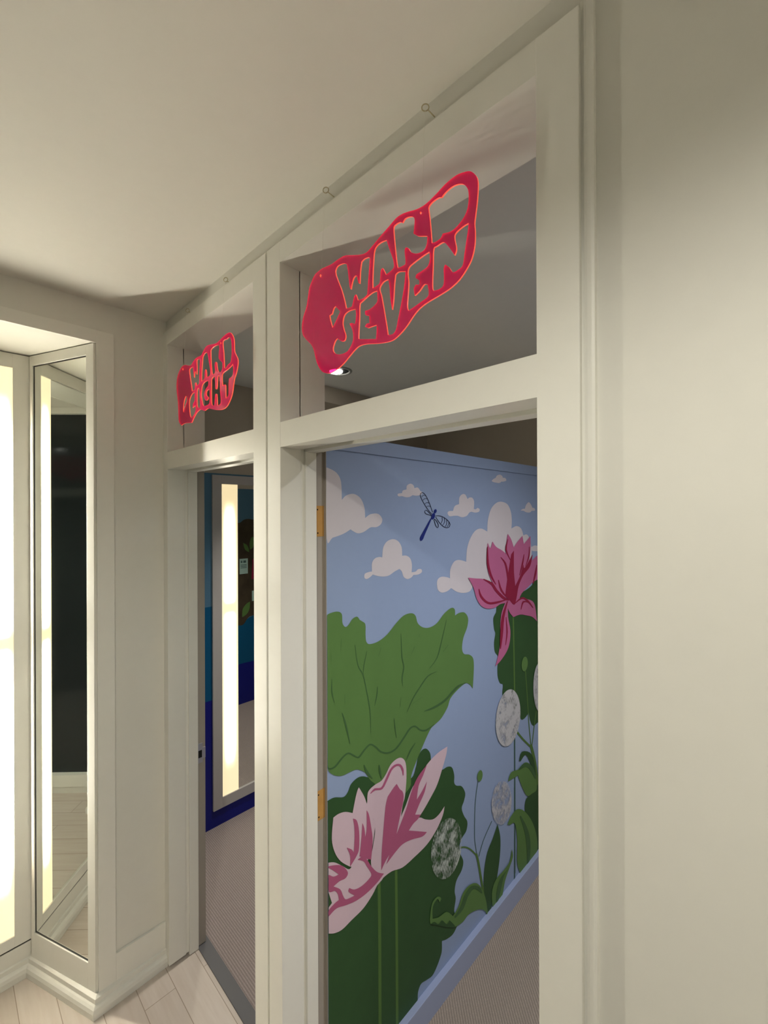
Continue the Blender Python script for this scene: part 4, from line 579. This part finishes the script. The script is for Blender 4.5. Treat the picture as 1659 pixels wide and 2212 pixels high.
# ------------------------------------------------------------------ door frames with open transoms
def door_frame(name, label, xl, xr, ol, or_, hinge_left):
    t = thing(name, (0.5*(ol+or_), 0.7, 0), label, 'door frame', kind='structure')
    bm = bmesh.new(); bm2 = bmesh.new()
    ztop, zt1, zt0, zh = 2.52, 2.465, 2.040, 1.974
    b = 0.0016
    for s_, o_, x_ in ((1, ol, xl), (-1, or_, xr)):
        a0, a1 = sorted((x_, o_)); add_box(bm, a0, a1, WF, 0.704, 0.012, ztop, b)
        q = o_ - s_*0.004; a0, a1 = sorted((x_, q)); add_box(bm, a0, a1, 0.700, 0.7521, 0.012, zh + 0.01)
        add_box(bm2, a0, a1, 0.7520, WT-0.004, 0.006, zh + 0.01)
        a0, a1 = sorted((x_, o_)); add_box(bm, a0, a1, 0.700, WT-0.003, zh, ztop-0.001)
    add_box(bm, ol-0.001, or_+0.001, WF+0.0004, WT-0.0035, zt1, ztop-0.0003)
    add_box(bm, ol-0.001, or_+0.001, WF+0.0004, 0.7045, zh, zt0)
    add_box(bm, ol-0.001, or_+0.001, 0.7040, WT-0.0035, zh+0.008, zt0-0.0002)
    # stops
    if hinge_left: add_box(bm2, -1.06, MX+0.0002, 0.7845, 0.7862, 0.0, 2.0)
    for s_, o_ in ((1, ol), (-1, or_)):
        a0, a1 = sorted((o_ - s_*0.008, o_ + s_*0.005)); add_box(bm, a0, a1, 0.716, 0.7526, 0.003, zh-0.006, 0.001)
    add_box(bm, ol, or_, 0.716, 0.7526, zh-0.006, zh+0.01, 0.001)
    obj('frame', bm, M['trim'], t)
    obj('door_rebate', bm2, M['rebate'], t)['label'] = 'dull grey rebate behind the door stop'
    return t

d8 = door_frame('door_1', 'white door frame with open transom under the smaller ward eight sign', LX-0.003, -1.076, -1.812, -1.145, False)
d7 = door_frame('door_2', 'large white door frame with open transom opening onto the mural', -1.068, -0.232, -1.004, -0.296, True)
# bare hinge rebates on the left jamb of ward seven
for z0, z1 in ((1.731, 1.819), (0.918, 1.003)):
    hp = box_obj('hinge_rebate', M['bare_wood'], (-1.0095, -1.0068, 0.7528, 0.7855, z0, z1), d7)
    hp['label'] = 'bare orange wood hinge rebate'
    bm = bmesh.new()
    for yy, zz in ((0.7615, z1-0.011), (0.7545, 0.5*(z0+z1)-0.001), (0.7625, z0+0.010)):
        cyl(bm, (-1.0069, yy, zz), (-1.0062, yy, zz), 0.0022, 10)
    obj('screw_hole', bm, M['screw_hole'], hp)
# strike plate on the left jamb of ward eight
sp_ = box_obj('strike_plate', M['steel'], [(-1.8170, -1.8130, 0.7530, 0.7740, 0.762, 0.842), (-1.8170, -1.8125, 0.7740, 0.7855, 0.778, 0.822)], d8)
sp_['label'] = 'steel strike plate'
box_obj('latch_hole', M['black'], (-1.8134, -1.8122, 0.7560, 0.7705, 0.784, 0.814), sp_)

# ------------------------------------------------------------------ recess mirrors
# back wall: framed mirror with a vertical light strip at its right end
t = thing('illuminated_mirror', (RX, -0.13, 0.06), 'framed mirror with a glowing vertical yellow-white strip, at the left edge of the photo', 'mirror')
bm = bmesh.new()
x0, x1 = RX-0.002, RX+0.010
add_box(bm, x0, x1, 0.208, 0.262, 0.130, 2.416, 0.0012)
add_box(bm, x0, x1, -0.518, -0.468, 0.130, 2.416, 0.0012)
add_box(bm, x0, x1, -0.468, 0.208, 2.362, 2.416, 0.0012)
add_box(bm, x0, x1, -0.468, 0.208, 0.130, 0.172, 0.0012)
add_box(bm, x0, x1-0.003, -0.518, 0.258, 0.045, 0.1215)
obj('frame', bm, M['trim'], t)
box_obj('shadow_gap', M['dark_gap'], (x0, x1-0.006, -0.518, 0.258, 0.120, 0.132), t)
box_obj('light_strip', M['strip'], (RX-0.001, RX+0.004, 0.147, 0.209, 0.17, 2.364), t)
box_obj('mirror_glass', M['mirror'], (RX-0.001, RX+0.003, -0.470, 0.1475, 0.17, 2.364), t)
# splayed side panel mirror
A_ = Vector((LX, 0.408, 0)); B_ = Vector((RX, 0.262, 0)); L_ = (B_-A_).length; U_ = (B_-A_).normalized()
N_ = Vector((U_.y, -U_.x, 0)); N_ = N_ if N_.y < 0 else -N_
def splay_box(bm, s0, s1, d0, d1, z0, z1, bevel=0.0):
    tmp = bmesh.new(); add_box(tmp, s0, s1, d0, d1, z0, z1, bevel)
    mat_ = Matrix(((U_.x, N_.x, 0, A_.x), (U_.y, N_.y, 0, A_.y), (0, 0, 1, 0), (0, 0, 0, 1)))
    tmp.transform(mat_); me = bpy.data.meshes.new('tmp'); tmp.to_mesh(me); tmp.free(); bm.from_mesh(me); bpy.data.meshes.remove(me)
t = thing('framed_mirror', (A_+B_)/2 + Vector((0, 0, 0.06)), 'tall narrow white-framed mirror on the slanted recess side, reflecting a bright light strip', 'mirror')
bm = bmesh.new()
splay_box(bm, 0.0, 0.040, -0.002, 0.010, 0.05, 2.416, 0.0012)
splay_box(bm, L_-0.030, L_-0.013, -0.002, 0.010, 0.05, 2.416, 0.0012)
splay_box(bm, 0.040, L_-0.030, -0.002, 0.010, 2.378, 2.416, 0.0012)
splay_box(bm, 0.040, L_-0.030, -0.002, 0.010, 0.05, 0.160, 0.0012)
obj('frame', bm, M['trim'], t)
bm = bmesh.new(); splay_box(bm, 0.039, L_-0.029, -0.001, 0.004, 0.158, 2.380)
obj('mirror_glass', bm, M['mirror'], t)
bm = bmesh.new()
splay_box(bm, 0.040, L_-0.030, 0.003, 0.0055, 2.374, 2.378); splay_box(bm, L_-0.0325, L_-0.030, 0.003, 0.0055, 0.160, 2.378); splay_box(bm, 0.040, L_-0.030, 0.003, 0.0055, 0.160, 0.164)
obj('glass_edge', bm, M['glass_edge'], t)

# ward eight: mirror with a light strip on the blue wall
t = thing('illuminated_mirror', (BX, 1.5, 0.08), 'grey-framed mirror with a bright vertical light strip on the blue wall through the far doorway', 'mirror')
bm = bmesh.new()
x0, x1 = BX-0.001, BX+0.012
add_box(bm, x0, x1, 1.110, 1.165, 0.080, 2.020, 0.0015)
add_box(bm, x0, x1, 1.950, 2.000, 0.080, 2.020, 0.0015)
add_box(bm, x0, x1, 1.165, 1.950, 1.968, 2.020, 0.0015)
add_box(bm, x0, x1, 1.165, 1.950, 0.080, 0.140, 0.0015)
obj('frame', bm, M['grey_frame'], t)
box_obj('light_strip', M['strip_ward'], (BX, BX+0.005, 1.165, 1.267, 0.139, 1.969), t)
box_obj('mirror_glass', M['mirror'], (BX, BX+0.004, 1.267, 1.951, 0.139, 1.969), t)

# ------------------------------------------------------------------ murals
order = ['cloud', 'navy_paint', 'ink_paint', 'dark_leaf', 'light_leaf', 'leaf_vein', 'stem_paint', 'teal_stem', 'pale_petal', 'rose_petal', 'orchid_petal', 'crimson_paint', 'dandelion', 'dandelion_thin', 'dandelion_dark']
bm = bmesh.new(); painted_layers(bm, MURAL, MX, 1, order)
tag(obj('wall_mural', bm, [M[k] for k in order]), 'painted pond mural of clouds, dragonfly, lily leaves, pink lotus flowers and seedheads', 'mural')
order2 = ['sea_blue', 'navy_wall', 'tree_trunk', 'light_leaf', 'crimson_paint']
bm = bmesh.new()
painted_layers(bm, OCEAN, -1.052, -1, order2)
add_box(bm, -1.0523, -1.0521, WT, YE-0.01, CZ, 0.62)
for f in bm.faces[-6:]: f.material_index = 1
tag(obj('wall_mural', bm, [M[k] for k in order2]), 'dark tree and sea mural seen only in the ward eight mirror', 'mural')
for k, q in enumerate(NOTICES):
    ys = [p[0] for p in q]; zs = [p[1] for p in q]
    n0 = box_obj('paper_notice', M['paper'], (-1.0545, -1.0535, min(ys), max(ys), min(zs), max(zs)))
    tag(n0, ['pale green notice on the dark tree mural, reflected in the ward eight mirror', 'small pale paper lower on the tree mural, at the mirror reflection\'s right edge'][k], 'notice')
    if k == 0:
        y0, y1, z1 = min(ys), max(ys), max(zs); bm = bmesh.new()
        add_box(bm, -1.0549, -1.0545, y0+0.012, y0+0.028, z1-0.040, z1-0.018); add_box(bm, -1.0549, -1.0545, y0+0.038, y0+0.066, z1-0.040, z1-0.018)
        for r in range(3): add_box(bm, -1.0549, -1.0545, y0+0.010, y1-0.012, z1-0.062-0.014*r, z1-0.056-0.014*r)
        obj('print', bm, M['paper_ink'], n0)

# ------------------------------------------------------------------ hanging signs
SY, ST_ = 0.6125, 0.003
def sign(loops, label, hooks):
    cxs = [p[0] for p in loops[0]]; czs = [p[1] for p in loops[0]]
    t = thing('hanging_sign', ((min(cxs)+max(cxs))/2, SY, min(czs)), label, 'sign')
    L = [smooth_loop(q, 5) for q in loops]
    flat = [p for q in L for p in q]
    tris = tessellate_polygon([[Vector((a, b, 0)) for a, b in q] for q in L])
    bm = bmesh.new()
    fr = [bm.verts.new((a, SY, b)) for a, b in flat]; bk = [bm.verts.new((a, SY+ST_, b)) for a, b in flat]
    for a, b, c in tris:
        for vv in (fr, bk):
            try: bm.faces.new((vv[a], vv[b], vv[c]))
            except ValueError: pass
    k = 0
    for q in L:
        n_ = len(q)
        for i in range(n_):
            f = bm.faces.new((fr[k+i], fr[k+(i+1) % n_], bk[k+(i+1) % n_], bk[k+i])); f.material_index = 1
        k += n_
    obj('sign_panel', bm, [M['acrylic'], M['acrylic_edge']], t)
    for q in L[-2:]:
        hx = sum(p[0] for p in q)/len(q); hz = sum(p[1] for p in q)/len(q)
        zt = min(hooks, key=lambda h: abs(h[0]-hx))[1]
        bm = bmesh.new(); tube(bm, [(hx, SY+0.0025, hz+0.001), (hx, SY+0.014, zt-0.004)], 0.00022, 6)
        obj('thread', bm, M['thread'], t)
HZ7, HZ8 = 2.545, 2.522
hole = lambda q: (sum(p[0] for p in q)/len(q), sum(p[1] for p in q)/len(q))
h7 = [(hole(q)[0]-0.004, 2.546) for q in SIGN_SEVEN[-2:]]; h8 = [(hole(q)[0]-0.005, 2.526) for q in SIGN_EIGHT[-2:]]
sign(SIGN_SEVEN, 'large pink acrylic sign with cut-out letters reading WARD SEVEN, hung before the nearer transom', h7)
sign(SIGN_EIGHT, 'small pink acrylic sign with cut-out letters reading WARD EIGHT, hung before the farther transom', h8)
HL = ['brass screw eye nearest the viewer, above the right end of the WARD SEVEN sign', 'brass screw eye above the left end of the WARD SEVEN sign', 'brass screw eye above the right end of the WARD EIGHT sign', 'brass screw eye nearest the corner, above the left end of the WARD EIGHT sign']
eye0 = None
for (hx, hz), lab in zip(sorted(h7 + h8, key=lambda h: -h[0]), HL):
    if eye0 is None:
        bm = bmesh.new(); R_ = 0.0066; yc = SY + 0.019
        ring = [(R_*math.cos(a)*0.8, yc + R_*math.cos(a)*0.6, R_*math.sin(a)) for a in [2*math.pi*i/20 for i in range(21)]]
        tube(bm, ring, 0.0011, 8); tube(bm, [(R_*0.55, yc+R_*0.42, -R_*0.7), (0.008, WB+0.003, -0.011)], 0.0012, 8)
        e = obj('screw_eye', bm, M['brass'], None, True); eye0 = e
    else:
        e = eye0.copy(); COL.objects.link(e)
    e.location = (hx, 0, hz); tag(e, lab, 'hook', 'screw eyes along the top of the door frames')

# ------------------------------------------------------------------ downlights
def lathe(bm, c, prof, seg=32):
    rows = [[bm.verts.new((c[0]+r*math.cos(2*math.pi*i/seg), c[1]+r*math.sin(2*math.pi*i/seg), c[2]+z)) for i in range(seg)] for r, z in prof]
    for a, b in zip(rows, rows[1:]):
        for i in range(seg): bm.faces.new((a[i], a[(i+1) % seg], b[(i+1) % seg], b[i]))
def downlight(x, y, label, power, size, blend, col, tilt=(0, 0), rad=0.03, shown=True):
    t = thing('downlight', (x, y, CH), label, 'ceiling light')
    bm = bmesh.new(); lathe(bm, (x, y, CH), [(0.074, 0.0), (0.073, -0.004), (0.060, -0.006), (0.056, -0.001)]); obj('trim_ring', bm, M['ring'], t, True)
    bm = bmesh.new(); lathe(bm, (x, y, CH), [(0.057, -0.001), (0.02, -0.0015), (0.001, -0.0015)]); obj('housing', bm, M['black'], t)
    bm = bmesh.new(); lathe(bm, (x-0.012, y-0.008, CH), [(0.001, -0.012), (0.024, -0.011), (0.034, -0.007), (0.036, -0.002)]); obj('lamp', bm, M['lamp'], t, True)
    ld = bpy.data.lights.new('lamp_beam', 'SPOT'); ld.energy = power; ld.spot_size = math.radians(size); ld.spot_blend = blend
    ld.color = col; ld.shadow_soft_size = rad
    lo = bpy.data.objects.new('lamp_beam', ld); COL.objects.link(lo); lo.parent = t; lo.location = (0, 0, -0.03)
    lo.rotation_euler = (tilt[0], tilt[1], 0)
downlight(-1.83, 1.53, 'recessed ceiling downlight seen through the transom under the pink sign', WARD_EIGHT_SPOT, 85, 0.9, (1.0, 0.93, 0.85))
downlight(0.15, 1.45, 'recessed downlight lighting the pond mural', WARD_SEVEN_SPOT, 150, 1.0, (0.95, 0.95, 1.0))
downlight(1.55, -0.20, 'added unseen downlight further along the corridor, behind the viewer on the right', CORRIDOR_SPOT*0.6, 165, 0.6, (1.0, 0.96, 0.86))  # added unseen lamp, brightens the door reveals and jambs that face right
downlight(0.08, -0.40, 'recessed corridor downlight above the viewer', CORRIDOR_SPOT, 155, 0.45, (1.0, 0.96, 0.86))
